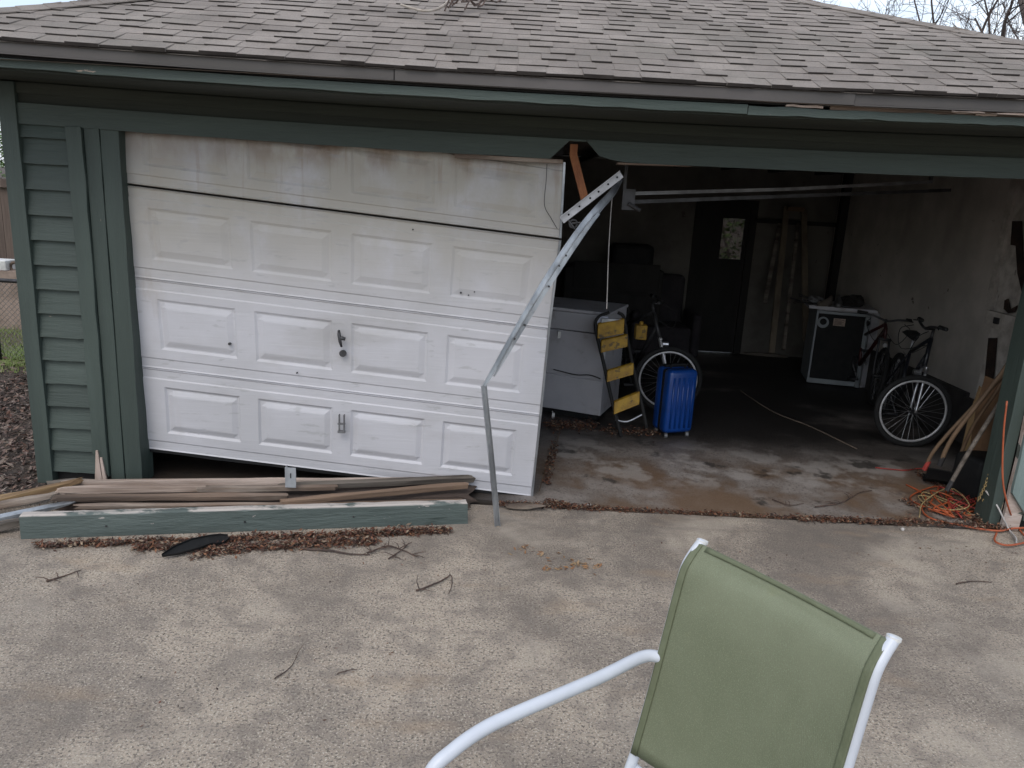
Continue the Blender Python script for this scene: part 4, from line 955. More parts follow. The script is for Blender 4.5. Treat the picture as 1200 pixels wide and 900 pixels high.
# bicycles
def bicycle(front, heading, wheel_dir, lean_axis_top, name_label, group, wheel_r=.32, paint='navy_paint', rim='rim', rake=.045, fork_mat='chrome', seat_h=.80, bar_h=.98):
    """front: contact point of the front wheel on the floor; heading: unit vector rear>front; wheel_dir: direction the front wheel rolls"""
    H = Vector((*heading, 0)).normalized(); Wd = Vector((*wheel_dir, 0)).normalized(); f0 = Vector((front[0], front[1], .012))
    side = Vector((-H.y, H.x, 0)); lean = Vector((lean_axis_top[0], lean_axis_top[1], 0))
    def B(fwd, up, s=0):    # frame point: metres ahead of the front hub, height, sideways; sheared by the lean
        return f0 + H*fwd + side*s + Vector((0, 0, up)) + lean*up
    root = empty('bicycle', f0+H*-.5, name_label, 'bicycle', group)
    hub = B(0, wheel_r)
    wn_ = Vector((0, 0, 1)).cross(Wd).normalized()
    upv = (Vector((0, 0, 1)) + lean*(1 if abs(lean.normalized().dot(Wd)) > .7 else 1)).normalized() if lean.length else Vector((0, 0, 1))
    nw = Wd.cross(upv).normalized() if abs(Wd.dot(upv)) < .9 else wn_
    # keep the wheel plane containing its rolling direction and upright axis
    nw = Wd.cross(Vector((0, 0, 1))+lean*(0 if abs(lean.dot(Wd)) > abs(lean.dot(wn_)) else 1)).normalized()
    rear = B(-1.03, wheel_r); nr_ = H.cross(Vector((0, 0, 1))+lean).normalized()
    for c_, nn in ((hub, nw), (rear, nr_)):
        mb = MB(); mb.ring(c_, nn, wheel_r-.024, .022, 48, 10); wh = part(mb, 'wheel', M['rubber'], root, smooth=True)
        def sub(m_, nm, mt, **k):
            o = m_.build(nm, mt, **k); o.parent = wh; return o
        mb = MB(); mb.ring(c_, nn, wheel_r-.054, .0105, 48, 8); sub(mb, 'rim', M[rim if c_ is hub else 'steel_dark'], smooth=True)
        mb = MB(); e1 = nn.orthogonal().normalized(); e2 = nn.cross(e1)
        for k in range(32):
            q = 2*math.pi*k/32; q2 = q+(.5 if k % 2 else -.5)
            mb.tube([c_+nn*(.025*(1 if k % 4 < 2 else -1))+(e1*math.cos(q2)+e2*math.sin(q2))*.025, c_+(e1*math.cos(q)+e2*math.sin(q))*(wheel_r-.06)], .0013, 4, False)
        sub(mb, 'spokes', M['chrome'])
        mb = MB(); mb.tube([c_-nn*.05, c_+nn*.05], .018, 12); sub(mb, 'hub', M['steel_dark'])
    crown = B(-.10, wheel_r+.36); hb = B(-.14, wheel_r+.46); ht_ = B(-.18, seat_h+.02+.08)
    # fork: blades either side of the wheel
    mb = MB(); cw = crown
    for s in (-1, 1): mb.tube(curve([hub+nw*.055*s, hub+(cw-hub)*.35+nw*.055*s, cw+nw*.045*s], 4), [.009]*4+[.013]*5 if False else .012, 8)
    mb.tube([cw-nw*.06, cw+nw*.06], .016, 8)
    fk = part(mb, 'fork', M[fork_mat], root, smooth=True)
    mb = MB(); mb.tube([cw, hb, ht_], .018, 10); part(mb, 'head_tube', M[paint], root, smooth=True)
    bb = B(-.60, .29); st = B(-.74, seat_h-.12)
    mb = MB(); mb.tube([hb, bb], .019, 10); mb.tube([ht_, st], .016, 10); mb.tube([bb, st], .015, 10)
    for s in (-1, 1): mb.tube([bb, rear+side*.055*s], .009, 8); mb.tube([st, rear+side*.055*s], .008, 8)
    part(mb, 'frame', M[paint], root, smooth=True)
    sp_ = B(-.78, seat_h); mb = MB(); mb.tube([st, sp_], .012, 8); part(mb, 'seat_post', M['chrome'], root)
    mb = MB(); n = 10; vs = []
    for i in range(n+1):
        t = i/n; w_ = .018+.062*max(0, (t-.35)/.65)**.8; c_ = sp_+H*(.14-.27*t)+Vector((0, 0, .02+.012*math.cos(t*6)))
        vs += [c_-side*w_, c_-side*w_*.5+Vector((0, 0, .025)), c_+side*w_*.5+Vector((0, 0, .025)), c_+side*w_, c_+Vector((0, 0, -.03))]
    mb.add(vs, [(i*5+k, i*5+(k+1) % 5, (i+1)*5+(k+1) % 5, (i+1)*5+k) for i in range(n) for k in range(5)] + [(4,3,2,1,0), tuple(n*5+k for k in range(5))])
    part(mb, 'saddle', M['rubber'], root, smooth=True)
    sb = B(-.20, bar_h); hd = nw if nw.length else side
    mb = MB(); mb.tube([ht_, sb], .013, 8); st_ = sb+Wd*.07
    mb.tube([sb, st_], .014, 8); mb.tube(curve([st_-hd*.28-Wd*.05+Vector((0, 0, .04)), st_-hd*.12+Vector((0, 0, .03)), st_, st_+hd*.12+Vector((0, 0, .03)), st_+hd*.28-Wd*.05+Vector((0, 0, .04))], 4), .011, 8)
    hbx = part(mb, 'handlebar', M['steel_dark'], root, smooth=True)
    for s in (-1, 1):
        mb = MB(); e_ = st_+hd*.28*s-Wd*.05+Vector((0, 0, .04)); mb.tube([e_, e_-hd*.10*s+Wd*.012], .017, 10)
        mb.tube([e_-hd*.10*s+Wd*.03, e_-hd*.02*s+Wd*.05+Vector((0, 0, -.01))], .006, 6)
        o = mb.build('grip', M['rubber']); o.parent = hbx
    mb = MB()
    for s in (-1, 1): mb.tube(curve([st_+hd*.16*s+Wd*.03, st_+hd*.2*s+Wd*.12+Vector((0, 0, -.05)), st_+hd*.1*s+Wd*.12+Vector((0, 0, -.2)), ht_+Vector((0, 0, -.05))], 5), .0035, 5)
    part(mb, 'brake_cable', M['rubber'], root)
    mb = MB(); mb.ring(bb+side*-.05, side, .085, .006, 24, 5); mb.tube([bb-side*.07, bb-side*.07+Vector((.05, -.05, -.15))], .009, 6); mb.tube([bb+side*.07, bb+side*.07-Vector((.05, -.05, -.15))], .009, 6)
    mb.box(-.045, .045, -.03, .03, -.01, .01, Matrix.Translation(bb-side*.11+Vector((.05, -.05, -.15)))); mb.box(-.045, .045, -.03, .03, -.01, .01, Matrix.Translation(bb+side*.11-Vector((.05, -.05, -.15))))
    part(mb, 'crank_set', M['steel_dark'], root)
    mb = MB(); q = cw+Wd*.03-Vector((0, 0, .05)); mb.tube([q, q+Wd*.05], .022, 10); part(mb, 'reflector', M['chrome'], root)
    return root
fr = at(1070, 482, Y=1.60)
bicycle((fr.x-.045, fr.y), (-.30, -1), (-1, .12), (.14, 0), 'mountain bike with silver front wheel rim leaning by the right wall', 'bicycles stored in the garage', wheel_r=.312)
fl = at(785, 444, Y=2.28)
bicycle((fl.x+.03, fl.y), (.42, -1), (1, -.05), (-.15, 0), 'bicycle standing behind the blue suitcase and the ladder', 'bicycles stored in the garage', wheel_r=.312, paint='steel_dark', fork_mat='rim')
fb = at(1035, 455, Y=2.45)
bicycle((fb.x+.16, fb.y+.50), (-.12, -1), (-.3, -1), (.10, .02), 'dark red bicycle wedged behind the silver rimmed one', 'bicycles stored in the garage', wheel_r=.30, paint='red_paint', rim='steel_dark', fork_mat='steel_dark', seat_h=.70, bar_h=.84)

# blue suitcase
sc0 = at(789, 512, Z=.02)
SU = empty('suitcase', (sc0.x, sc0.y+.1, .012), 'upright glossy blue hard shell suitcase on small wheels', 'suitcase')
Ms = Matrix.Translation((sc0.x+.0, sc0.y+.10, 0)) @ Matrix.Rotation(R(20), 4, 'Z')
def rbox(mb, x0, x1, y0, y1, z0, z1, r, M_, rib=0, n=6):
    ring = []
    for cx, cy, a0 in ((x1-r, y1-r, 0), (x0+r, y1-r, 90), (x0+r, y0+r, 180), (x1-r, y0+r, 270)):
        for k in range(n+1): a = R(a0+90*k/n); ring.append((cx+r*math.cos(a), cy+r*math.sin(a)))
    L_ = len(ring); zs = [z0, z0+r*.1, z0+r*.5, z0+r, z1-r, z1-r*.5, z1-r*.1, z1]; ins = [r*.8, r*.45, r*.12, 0, 0, r*.12, r*.45, r*.8]
    mx_, my_ = (x0+x1)/2, (y0+y1)/2; vs = []
    for z, i_ in zip(zs, ins):
        for x, y in ring:
            fx = 1-i_/((x1-x0)/2); fy = 1-i_/((y1-y0)/2); vs.append(M_ @ Vector((mx_+(x-mx_)*fx, my_+(y-my_)*fy, z)))
    mb.add(vs, [(j*L_+k, j*L_+(k+1) % L_, (j+1)*L_+(k+1) % L_, (j+1)*L_+k) for j in range(len(zs)-1) for k in range(L_)] + [tuple(range(L_))[::-1], tuple((len(zs)-1)*L_+k for k in range(L_))])
SH = at(789, 432, Y=sc0.y+.05).z
mb = MB(); rbox(mb, -.135, .135, -.11, -.004, .055, SH, .035, Ms); part(mb, 'front_shell', M['blue'], SU, smooth=True)
mb = MB(); rbox(mb, -.135, .135, .008, .11, .055, SH, .035, Ms); part(mb, 'rear_shell', M['blue'], SU, smooth=True)
mb = MB(); rbox(mb, -.131, .131, -.01, .014, .06, SH-.005, .02, Ms); part(mb, 'zip_band', M['black_plastic'], SU)
mb = MB()
for x in (-.09, -.045, 0, .045, .09): mb.tube([Ms @ Vector((x, -.111, .10)), Ms @ Vector((x, -.111, SH-.06))], .009, 8)
part(mb, 'ridge', M['blue'], SU, smooth=True)
for x in (-.10, .10):
    for y in (-.08, .08):
        mb = MB(); c_ = Ms @ Vector((x, y, .033)); mb.tube([c_-Vector((.012, 0, 0)), c_+Vector((.012, 0, 0))], .021, 12); wl = part(mb, 'wheel', M['steel_dull'], SU)
mb = MB(); mb.tube([Ms @ Vector((-.07, .0, SH)), Ms @ Vector((-.06, 0, SH+.025)), Ms @ Vector((.06, 0, SH+.025)), Ms @ Vector((.07, 0, SH))], .009, 8); mb.box(-.1, .1, .03, .07, SH-.003, SH+.02, Ms); part(mb, 'handle', M['black_plastic'], SU)

# dishwasher-like appliance with clutter on top
ap = at(1006, 452, Z=.05); ap.z = .012; AP = empty('old_appliance', ap, 'old kitchen appliance with black front, pale side and small sticker', 'appliance')
al_ = at(948, 430, Y=ap.y+.12); H_ap = at(1010, 368, Y=ap.y).z
vx = Vector((ap.x-al_.x, ap.y-al_.y, 0)); wA = vx.length; angA = math.atan2(vx.y, vx.x)
Ma = Matrix.Translation((ap.x, ap.y, 0)) @ Matrix.Rotation(angA, 4, 'Z')
mb = MB(); mb.box(-wA, 0, .01, .55, .03, H_ap, Ma); part(mb, 'cabinet_body', M['appliance'], AP, bevel=.006)
# visible right side turned towards the bay opening
mb = MB(); mb.box(-wA+.02, -.045, -.018, .012, .09, H_ap-.03, Ma); part(mb, 'front_panel', M['black_plastic'], AP, bevel=.004)
mb = MB(); mb.box(-wA+.01, -.0, -.03, .01, H_ap-.028, H_ap, Ma); mb.box(-.043, -.0, -.022, .01, .03, H_ap-.03, Ma); part(mb, 'front_trim', M['appliance'], AP, bevel=.003)
dz = at(966, 378, Y=ap.y); dloc = Ma.inverted() @ dz
mb = MB(); mb.tube([Ma @ Vector((dloc.x, -.018, dloc.z-.01)), Ma @ Vector((dloc.x, -.035, dloc.z-.01))], .06, 20); dial = part(mb, 'control_dial', M['appliance'], AP)
mb = MB(); mb.tube([Ma @ Vector((dloc.x, -.036, dloc.z)), Ma @ Vector((dloc.x, -.045, dloc.z))], .035, 16); o = mb.build('knob', M['black_plastic']); o.parent = dial
lz = Ma.inverted() @ at(984, 378, Y=ap.y)
mb = MB(); mb.box(lz.x-.055, lz.x+.065, -.021, -.0185, lz.z-.045, lz.z+.035, Ma); part(mb, 'sticker', M['label'], AP)
mb = MB()
for k in range(5): mb.box(lz.x-.045, lz.x+.05-.02*(k % 2), -.0222, -.0212, lz.z-.034+k*.013, lz.z-.029+k*.013, Ma)
part(mb, 'sticker_print', pm('sticker print', (.10, .07, .06), None), AP)
# pale box added to stand for the appliance's own lighter side
a, b = at(1009, 455, Z=.012), at(1032, 437, Z=.012)
s0 = at(1011, 452, Z=.05)
mb = MB(); Mq = Matrix.Translation((s0.x, s0.y+.06, 0)) @ Matrix.Rotation(R(12), 4, 'Z'); hz = at(1020, 367, Y=s0.y+.06).z
mb.box(0, .19, 0, .5, .014, hz, Mq); o = mb.build('appliance_side_box', M['cabinet'], bevel=.006); tag(o, 'narrow pale box standing for the side of the black fronted appliance', 'cabinet')
mb = MB(); mb.box(-wA-.10, .06, -.06, .50, H_ap+.02, H_ap+.055, Ma); mb.box(-wA, .0, -.0, .40, H_ap+.002, H_ap+.02, Ma)
tag(mb.build('work_board', M['cabinet'], bevel=.004), 'grey board lying on top of the black fronted appliance', 'board')
random.seed(31)
def shoe(px, py, L_, rot, lab):
    p = at(px, py, Y=ap.y+.1); p.z = H_ap+.056; mb = MB(); vs = []; n = 9
    for i in range(n+1):
        t = i/n; w_ = .045*math.sin(math.pi*(t*.86+.08))**.6; h_ = .05+.07*t**2
        for (a, b) in ((-1, 0), (-.9, .7), (0, 1), (.9, .7), (1, 0)): vs.append((L_*(t-.5), a*w_, .0+b*h_))
    mb.add(vs, [(i*5+k, i*5+(k+1) % 5, (i+1)*5+(k+1) % 5, (i+1)*5+k) for i in range(n) for k in range(5)] + [(4,3,2,1,0), tuple(n*5+k for k in range(5))])
    o = mb.build('glove', M['grey_wood'] if rot < 1 else M['steel_dull'], smooth=True); o.location = p; o.rotation_euler = (0, 0, rot); tag(o, lab, 'glove')
shoe(968, 345, .22, .6, 'grey work glove on the left of the board on the appliance')
shoe(984, 346, .24, 1.2, 'rounded grey work glove on the right of the board on the appliance')
p = at(945, 350, Y=ap.y+.1); p.z = H_ap+.065
mb = MB()
for k in range(7): mb.tube([p+Vector((rnd(-.12, .2), rnd(-.05, .2), rnd(0, .05))), p+Vector((rnd(-.12, .3), rnd(-.05, .2), rnd(0, .09)))], rnd(.006, .014), 6)
tag(mb.build('tool_heap', M['steel_dark']), 'jumble of small dark hand tools at the left of the grey board', 'tools')
for k, (px, py, rx, ry, rz, mt, lb) in enumerate(((1000, 348, .13, .10, .07, 'dark_wood', 'dark crumpled bundle at the right of the board on the appliance'), (956, 350, .08, .07, .05, 'steel_dull', 'small grey rag ball at the left of the board on the appliance'))):
    p = at(px, py, Y=ap.y+.2); bm = bmesh.new(); bmesh.ops.create_icosphere(bm, subdivisions=4, radius=1)
    for v in bm.verts:
        f = 1+.35*noise.noise(v.co*1.8+Vector((k*5, 0, 0)))+.15*noise.noise(v.co*5); v.co = Vector((v.co.x*rx*f, v.co.y*ry*f, max(v.co.z, -.8)*rz*f))
    me = bpy.data.meshes.new('cloth_bundle'); bm.to_mesh(me); bm.free(); me.materials.append(M[mt]); o = bpy.data.objects.new('cloth_bundle', me); COL.objects.link(o)
    o.location = (p.x, p.y, H_ap+.055+rz*.75); tag(o, lb, 'cloth')
# leaning boards at the back wall
def lean(name, px0, py0, px1, py1, y0, y1, wd, th, mat, lab, grp):
    a, b = at(px0, py0, Y=y0), at(px1, py1, Y=y1); a.z = max(a.z, .02); mb = MB()
    mb.sweep([a, b], [(-wd/2, -th/2), (wd/2, -th/2), (wd/2, th/2), (-wd/2, th/2)], Vector((0, -1, 0)))
    return tag(mb.build(name, mat, bevel=.003), lab, 'board', grp)
GW = 'boards leaning on the back wall'
lean('leaning_board', 904, 414, 922, 242, 4.35, 5.15, .07, .03, M['back_board'], 'tan board leaning highest, left one of the pair by the back door', GW)
lean('leaning_board', 944, 400, 942, 246, 4.45, 5.15, .07, .03, M['back_board'], 'tan board standing nearly upright behind the appliance', GW)
lean('leaning_board', 918, 410, 935, 262, 4.40, 5.12, .04, .03, M['grey_wood'], 'thin grey lath between the two tan boards', GW)
lean('leaning_board', 896, 356, 914, 262, 4.80, 5.2, .05, .02, M['grey_wood'], 'short dark lath leaning left of the tan boards', GW)
a = at(922, 244, Y=5.1); b = at(942, 246, Y=5.1)
mb = MB(); mb.box(a.x, b.x, 5.08, 5.11, a.z-.03, a.z+.02); tag(mb.build('cross_batten', M['tan_handle']), 'short batten resting across the tops of the tan boards', 'board')
# floor scraps by the back
a, b = at(876, 414, Z=.03), at(915, 417, Z=.03)
plank('floor_batten', a, b, .06, .04, M['grey_wood'], 'pale batten lying on the floor before the back wall', 'board', None, 51)
a, b = at(920, 408, Z=.03), at(950, 418, Z=.03)
plank('floor_batten', a, b, .09, .05, M['grey_wood'], 'thick offcut lying on the floor left of the appliance', 'board', None, 52)
# dark armchair and dresser in the left back corner
CHR = empty('covered_dresser', at(735, 400, Y=4.3), 'dark chest of drawers in the gloomy back left of the bay', 'dresser')
a = at(722, 315, Y=4.6); b = at(780, 300, Y=4.6)
mb = MB(); mb.box(a.x-.6, b.x, 4.6, 5.1, .012, a.z); part(mb, 'carcass', M['dark_wood'], CHR, bevel=.01)
for k in range(3):
    mb = MB(); mb.box(a.x-.5, b.x-.05, 4.58, 4.6, .12+k*.36, .44+k*.36); part(mb, 'drawer', M['dark_wood'], CHR, bevel=.006)
a = at(782, 330, Y=4.5); b = at(812, 325, Y=4.5)
AC = empty('armchair', ((a.x+b.x)/2, 4.6, .012), 'dark upholstered armchair beside the back door', 'armchair')
uph = pm('dark upholstery', (.022, .02, .024), (.035, .03, .034), 6, rough=.95, bump=.4)
mb = MB(); mb.box(a.x-.3, b.x+.05, 4.45, 5.05, .10, .45); part(mb, 'seat', uph, AC, bevel=.05, seg=3)
mb = MB(); mb.box(a.x-.28, b.x+.03, 4.95, 5.15, .4, 1.02); part(mb, 'backrest', uph, AC, bevel=.06, seg=3)
for q in (a.x-.38, b.x+.05): mb = MB(); mb.box(q, q+.1, 4.42, 5.05, .1, .62); part(mb, 'arm', uph, AC, bevel=.04, seg=3)
for q in ((a.x-.3, 4.5), (b.x+.05, 4.5), (a.x-.3, 5.0), (b.x+.05, 5.0)): mb = MB(); mb.box(q[0], q[0]+.05, q[1], q[1]+.05, .012, .1); part(mb, 'leg', M['dark_wood'], AC)
p = at(745, 290, Y=4.75)
mb = MB(); mb.box(p.x-.28, p.x+.22, 4.68, 5.0, p.z-.28+.0, p.z); o = mb.build('storage_box', M['black_plastic'], bevel=.05); 
o.location.z = (at(722, 315, Y=4.6).z+.004)-(p.z-.28); tag(o, 'black box standing on the dark chest of drawers', 'box')

# ------------------------------------------------------------------ right corner: handles, cords, dustpan
TGp = 'long handles leaning against the right jamb'
def handle(pts, r, mat, lab, head=None):
    P = [at(*q[:2], Y=q[2]) for q in pts]; mb = MB(); mb.tube(curve(P, 4), r, 8)
    root = empty('long_pole', P[0], lab, 'handle', TGp); part(mb, 'shaft', mat, root, smooth=True)
    mb = MB(); d = (P[1]-P[0]).normalized(); mb.tube([P[0]-d*.004, P[0]+d*.07], r*1.18, 8); part(mb, 'ferrule', head or M['steel_dark'], root)
handle([(1083, 550, .62), (1100, 521, .58), (1166, 450, .42), (1195, 420, .32)], .013, M['tan_handle'], 'tan wooden handle with a red lower end, leftmost of the leaning handles', M['red_cord'])
handle([(1101, 545, .55), (1118, 510, .50), (1172, 440, .40), (1192, 408, .34)], .015, M['tan_handle'], 'thick tan pole just right of the red ended one')
handle([(1110, 574, .30), (1135, 530, .28), (1178, 462, .24), (1196, 432, .22)], .014, M['grey_wood'], 'grey brown pole crossing in front, reaching lowest')
handle([(1118, 552, .66), (1140, 500, .55), (1172, 452, .42), (1200, 400, .30)], .012, M['tan_handle'], 'thin tan pole half hidden behind the grey one')
for (q, z0, wd, mt, lb, sd_) in (((1150, 545, 1164, 452, .62, .70), .03, .17, 'cardboard', 'wide brown board leaning behind the handles', 61), ((1176, 535, 1186, 444, .42, .50), .03, .10, 'cardboard', 'narrow orange brown board by the right jamb', 62), ((1128, 548, 1150, 462, .80, .90), .03, .08, 'yellow_wood', 'splintered yellowish lath left of the wide brown board', 63)):
    a, b = two(*q); a.z = max(a.z-.05, .03)
    plank('brown_board', a, b, wd, .015, M[mt], lb, 'board', 'brown boards leaning in the right corner', sd_, broken=(.3, .8))
# dark snow shovel / dustpan blade
a, b = at(1082, 560, Z=.04), at(1152, 572, Z=.04)
mb = MB(); dv = (b-a); up = Vector((0, 0, 1)); vs = []
n = 8
mb.sweep([a+dv*i/n for i in range(n+1)], [(-.09, .0), (0, -.02), (.09, .03), (.14, .12), (.135, .125), (.085, .042), (0, -.008), (-.09, .008)], up)
SV = empty('shovel_scoop', (a+b)/2, 'wide black plastic shovel scoop lying below the handles', 'shovel')
part(mb, 'scoop', M['black_plastic'], SV)
p = at(1150, 540, Y=.5); mb = MB(); rbox(mb, -.16, .16, -.12, .12, .0, .30, .04, Matrix.Translation((p.x+.06, p.y+.05, .014)) @ Matrix.Rotation(.3, 4, 'Z'))
tag(mb.build('trash_tub', M['black_plastic'], smooth=True), 'black tub in shadow behind the shovel scoop', 'tub')
# cords
random.seed(77)
def cord(pts, r, mat, lab, cat='cord', grp=None, n=6, name='extension_cord'):
    mb = MB(); mb.tube(curve(pts, n), r, 7); return tag(mb.build(name, mat, smooth=True), lab, cat, grp)
G0 = lambda x, y, z=.02: at(x, y, Z=z)
pts = [at(1150, 455, Y=.30), at(1147, 500, Y=.22), at(1149, 545, Y=.14), at(1158, 585, Y=.02), G0(1172, 606), G0(1190, 622), G0(1206, 632)]
pts = [at(1180, 470, Y=-.075), at(1176, 508, Y=-.08), at(1175, 560, Y=-.09), at(1181, 592, Y=-.10), G0(1190, 614), G0(1204, 632)]
cord(pts, .0055, M['orange_cord'], 'orange cord hanging straight down the right jamb post')
pts = [G0(1168, 624), G0(1166, 634), G0(1180, 639), G0(1200, 636), G0(1218, 630), G0(1215, 620), G0(1190, 619), G0(1172, 622), G0(1150, 620), G0(1128, 616), G0(1106, 612), G0(1088, 606), G0(1080, 596), G0(1085, 584), G0(1076, 575), G0(1062, 568)]
cord(pts, .0062, M['orange_cord'], 'orange extension cord looping out onto the driveway at the right jamb')
def tangle(n, seed, zmax, x0=1066, x1=1168):
    random.seed(seed); P = []; x, y = rnd(x0, x1), rnd(575, 605)
    for k in range(n):
        x += rnd(14, 46)*(1 if k % 2 else -1)+rnd(-14, 14); x = min(max(x, x0), x1)
        y = 586+(x-1066)*.08+rnd(-19, 18); P.append(at(x, y, Z=.018+rnd(0, zmax)))
    return P
cord(tangle(22, 5, .03), .0055, M['orange_cord'], 'loose tangle of orange cord spread over the garage floor below the handles', n=6)
cord(tangle(12, 6, .03, 1085, 1150), .0048, M['red_cord'], 'red cord mixed into the orange tangle', n=6)
pts = []
for k in range(12):
    a = k*1.3+2; pts.append(at(1105+34*math.cos(a)*rnd(.4, 1.1), 590+17*math.sin(a*1.25)*rnd(.4, 1.1), Z=.02+rnd(0, .06)))
cord(pts, .004, M['rope'], 'greenish yellow string caught in the orange tangle', n=5)
cord([G0(1026, 548), G0(1045, 550), G0(1062, 551), G0(1078, 549), G0(1090, 552)], .0045, M['red_cord'], 'thin red cord trailing left over the garage floor')
cord([at(1155, 575, Y=.08), at(1168, 592, Y=.0), at(1176, 608, Y=-.05), G0(1182, 620), G0(1190, 630), G0(1191, 636)], .0055, M['white_cord'], 'white cord slanting down across the foot of the jamb')
# knotted rope chain
for k, (off, lab) in enumerate(((0, 'straw coloured chain hanging left of the jamb'), (9, 'second straw coloured chain hanging nearest the jamb'))):
    mb = MB(); P = curve([at(1172+off*.8, 508, Y=.14), at(1162+off, 540, Y=.12), at(1156+off, 565, Y=.10), at(1146+off*.6, 587, Y=.10)], 9)
    for i, p in enumerate(P[:-1]):
        t = (P[i+1]-p).normalized(); nn = t.cross(Vector((0, 1, 0)) if i % 2 else Vector((.7, .7, 0))).normalized()
        mb.ring((p+P[i+1])/2, nn, .010, .0032, 12, 5)
    tag(mb.build('chain', M['rope']), lab, 'chain', 'chains hanging at the right jamb')
p = at(1154, 596, Z=.05)
mb = MB(); rbox(mb, -.03, .03, -.03, .03, 0, .07, .02, Matrix.Translation((p.x, p.y, .012))); JG = empty('small_bottle', (p.x, p.y, .012), 'small grey white plastic bottle at the foot of the right jamb', 'bottle')
part(mb, 'bottle_body', M['white_plastic'], JG, smooth=True); mb = MB(); mb.tube([Vector((p.x, p.y, .082)), Vector((p.x, p.y, .105))], .014, 12); part(mb, 'cap', M['white_plastic'], JG)
for k, (px, py, r__, lb) in enumerate(((691, 593, .018, 'pale round stone in the joint near the white door'), (1058, 620, .012, 'small white pebble in the joint before the orange cord'))):
    p = at(px, py, Z=.01); bm = bmesh.new(); bmesh.ops.create_icosphere(bm, subdivisions=2, radius=r__)
    for v in bm.verts: v.co = v.co*(1+.3*noise.noise(v.co*60+Vector((k, 0, 0))))
    me = bpy.data.meshes.new('stone'); bm.to_mesh(me); bm.free(); me.materials.append(M['white_cord']); o = bpy.data.objects.new('stone', me); COL.objects.link(o); o.location = p; tag(o, lb, 'stone')

# ------------------------------------------------------------------ left side: chain-link fence, wood fence, shrub
pr = at(10, 329, Y=3.1); ZRl = pr.z
CFn = empty('chain_link_fence', (-5.5, 3.1, 0), 'low chain link fence with dark top rail left of the garage', 'fence')
mb = MB(); mb.tube([(-12, 3.1, ZRl), (-3.05, 3.1, ZRl)], .021, 10); part(mb, 'top_rail', M['steel_dark'], CFn, smooth=True)
mb = MB(); st = .055; x = -8.0
while x < -3.05:
    n = int(ZRl/(st))
    for sgn in (1, -1):
        pts = [];
        for i in range(2):
            zz = 0 if i == 0 else ZRl; pts.append(Vector((x+sgn*(zz-ZRl/2), 3.1+.003*sgn, zz)))
        a, b = pts
        # clip to fence bounds
        if min(a.x, b.x) > -8.6 and max(a.x, b.x) < -3.02: mb.tube([a, b], .0022, 4, False)
        else:
            f = lambda q: Vector((min(max(q.x, -8.6), -3.02), q.y, q.z))
            def cl(a, b):
                t = 1
                if b.x > -3.02: t = (-3.02-a.x)/(b.x-a.x)
                if b.x < -8.6: t = (-8.6-a.x)/(b.x-a.x)
                return a.lerp(b, max(0, min(1, t)))
            a2, b2 = cl(b, a), cl(a, b)
            if (a2-b2).length > .05: mb.tube([a2, b2], .0022, 4, False)
    x += st
part(mb, 'wire_mesh', M['wiremesh'], CFn)
pz = at(1, 420, Y=3.1).x
for q in (pz-.012, pz-2.6, -3.07):
    mb = MB(); mb.tube([(q, 3.1, -.03), (q, 3.1, ZRl+.05)], .024 if q != -3.07 else .02, 10); part(mb, 'fence_post', M['steel_dark'], CFn, smooth=True)
# timber privacy fence
ZF = at(5, 209, Y=8.2).z
WF = empty('wooden_fence', (-7, 8.2, 0), 'weathered brown board fence behind the lawn', 'fence')
random.seed(4)
mb = MB(); x = -20
while x < -3: w_ = rnd(.135, .15); mb.box(x, x+w_-.006, 8.2+rnd(0, .006), 8.22, -.02, ZF+rnd(-.02, .02)); x += w_
part(mb, 'picket', M['fence_wood'], WF)
mb = MB(); mb.box(-20, -3, 8.14, 8.198, ZF-.14, ZF-.03); mb.box(-20, -3, 8.14, 8.198, .3, .4); part(mb, 'rail', M['fence_wood'], WF)
# white trough lying on a low wall by the fence
a = at(-20, 300, Y=4.6); b = at(13, 318, Y=4.6)
LW = at(10, 322, Y=4.6).z
mb = MB(); mb.box(a.x-1.5, b.x+.45, 4.6, 4.9, -.02, b.z); tag(mb.build('low_wall', pm('pinkish low block wall', (.30, .23, .19), (.2, .15, .12), 4, rough=.9, bump=.5)), 'low pinkish block wall behind the chain link fence', 'wall')
mb = MB(); mb.sweep([Vector((a.x-1.2, 4.72, b.z+.07)), Vector((at(12, 310, Y=4.7).x, 4.72, b.z+.06))], [(-.1, -.06), (.1, -.06), (.11, .06), (-.11, .06)], Vector((0, 0, 1)))
tag(mb.build('planter_box', M['white_plastic'], bevel=.01), 'white trough resting on the low wall at the left edge', 'trough')
mb = MB(); q = Vector((at(18, 316, Y=4.7).x, 4.7, b.z+.02)); mb.ring(q+Vector((0, 0, .02)), (0, 1, 0), .055, .018, 20, 8); tag(mb.build('pipe_ring', M['raw_wood'], smooth=True), 'round pinkish pipe end beside the white trough', 'pipe')
# grass
random.seed(9); mb = MB()
for _ in range(16000):
    x, y = rnd(-8.5, -3.1), 2.6+5.4*random.random()**1.3; z = -.02; h = rnd(.03, .08); a = rnd(0, 6.28); d = Vector((math.cos(a), math.sin(a), 0))*.005; ln = Vector((rnd(-.03, .03), rnd(-.03, .03), h))
    b_ = Vector((x, y, z)); mb.add([b_-d, b_+d, b_+ln], [(0, 1, 2)])
tag(mb.build('grass', M['grass']), 'short green grass behind the chain link fence', 'grass', kind='stuff')
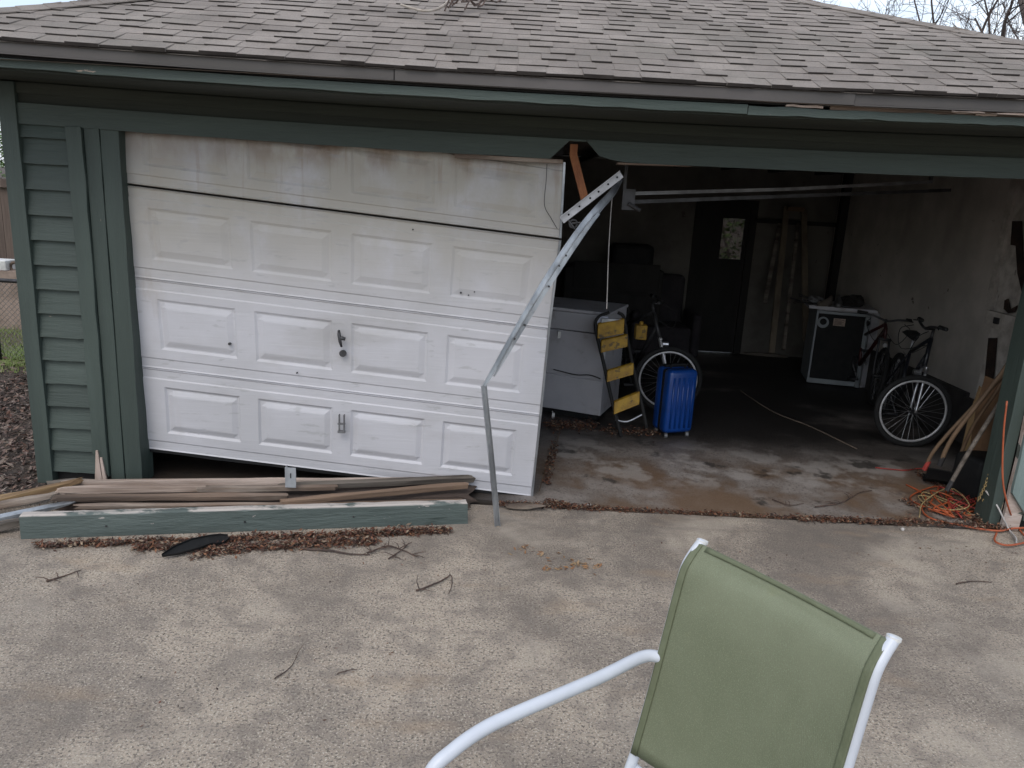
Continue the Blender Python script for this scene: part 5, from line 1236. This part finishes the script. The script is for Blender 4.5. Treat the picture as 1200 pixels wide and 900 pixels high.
# shrubs
def shrub(name, c, rad, cnt, lab, seed, grp=None):
    random.seed(seed); root = empty(name, (c[0], c[1], 0), lab, 'shrub', grp); mb = MB()
    for k in range(5):
        a = rnd(0, 6.28); mb.tube(curve([Vector((c[0], c[1], -.02)), Vector((c[0]+.2*math.cos(a), c[1]+.2*math.sin(a), c[2]*.6)), Vector((c[0]+.7*rad[0]*math.cos(a), c[1]+.7*rad[1]*math.sin(a), c[2]+.3))], 4), .025, 6)
    part(mb, 'stems', M['bark'], root)
    mb = MB(); cl = [(rnd(-1, 1), rnd(-1, 1), rnd(-1, 1)) for _ in range(40)]; cl = [Vector(q) for q in cl if Vector(q).length < 1.05]
    for _ in range(cnt):
        q = random.choice(cl)+Vector((random.gauss(0, .16), random.gauss(0, .16), random.gauss(0, .16)))
        p = Vector((c[0]+q.x*rad[0], c[1]+q.y*rad[1], c[2]+q.z*rad[2])); leaf(mb, p, rnd(.03, .06), flat=1.2)
    part(mb, 'foliage', M['foliage'], root)
shrub('evergreen_shrub', (-7.4, 8.9, 2.4), (1.4, .8, 1.3), 6000, 'green leafy shrub rising above the wooden fence at the left edge', 61)
shrub('evergreen_shrub', (-10.6, 9.2, 2.2), (1.6, .8, 1.2), 5000, 'broad green shrub further left behind the wooden fence', 62)
shrub('backyard_bush', (at(860, 280, Y=8.5).x, 8.0, 1.3), (1.2, .8, 1.1), 2500, 'bush outside seen through the small back door window', 63)

# bare trees
def tree(base, height, lab, seed, trunk_r=.22, first=2.2, lean_v=(0, 0), kids=5, depth=5):
    random.seed(seed); root = empty('bare_tree', base, lab, 'tree', 'bare winter trees behind the garage'); tr_mb, cr = MB(), MB(); cnt = [0]
    def grow(p, d, L_, r, lv):
        pts = [p]; q = p; dd = d.copy(); n = 5
        for i in range(n):
            dd = (dd+Vector((rnd(-.16, .16), rnd(-.16, .16), rnd(-.08, .14)))*(.7+.25*lv)).normalized(); q = q+dd*L_/n; pts.append(q)
        rr = [r*(1-.55*i/n) for i in range(n+1)]
        (tr_mb if lv == 0 else cr).tube(pts, rr, 8 if lv < 2 else 5 if lv < 3 else 3, lv < 2)
        if lv >= depth: return
        k = kids if lv < 2 else kids-1
        for j in range(k):
            t = rnd(.30, 1) if lv else rnd(.45, 1); i = min(n-1, int(t*n)); s = pts[i].lerp(pts[i+1], t*n-i)
            a = rnd(0, 6.28); spread = rnd(.5, 1.05); o1 = dd.orthogonal().normalized(); o2 = dd.cross(o1)
            nd = (dd*math.cos(spread)+(o1*math.cos(a)+o2*math.sin(a))*math.sin(spread)).normalized()
            grow(s, nd, L_*rnd(.5, .72), max(rr[i]*rnd(.45, .62), .006), lv+1)
    grow(Vector(base), Vector((lean_v[0], lean_v[1], 1)).normalized(), height, trunk_r, 0)
    part(tr_mb, 'trunk', M['bark'], root, smooth=True); part(cr, 'crown', M['bark'], root)
tree((12.6, 14.5, -.03), 5.6, 'bare branching tree above the right slope of the roof', 14, trunk_r=.30, lean_v=(-.12, 0))
tree((8.6, 17.5, -.03), 4.2, 'smaller bare tree with fine twigs behind the right hip', 15, trunk_r=.13)
tree((-9.5, 19, -.03), 6.5, 'bare tree with upright limbs beyond the left end of the roof', 16, trunk_r=.2)
tree((-4.5, 20, -.03), 6.2, 'thin bare tree behind the upper left of the roof', 17, trunk_r=.14)

sc.render.engine = 'CYCLES'
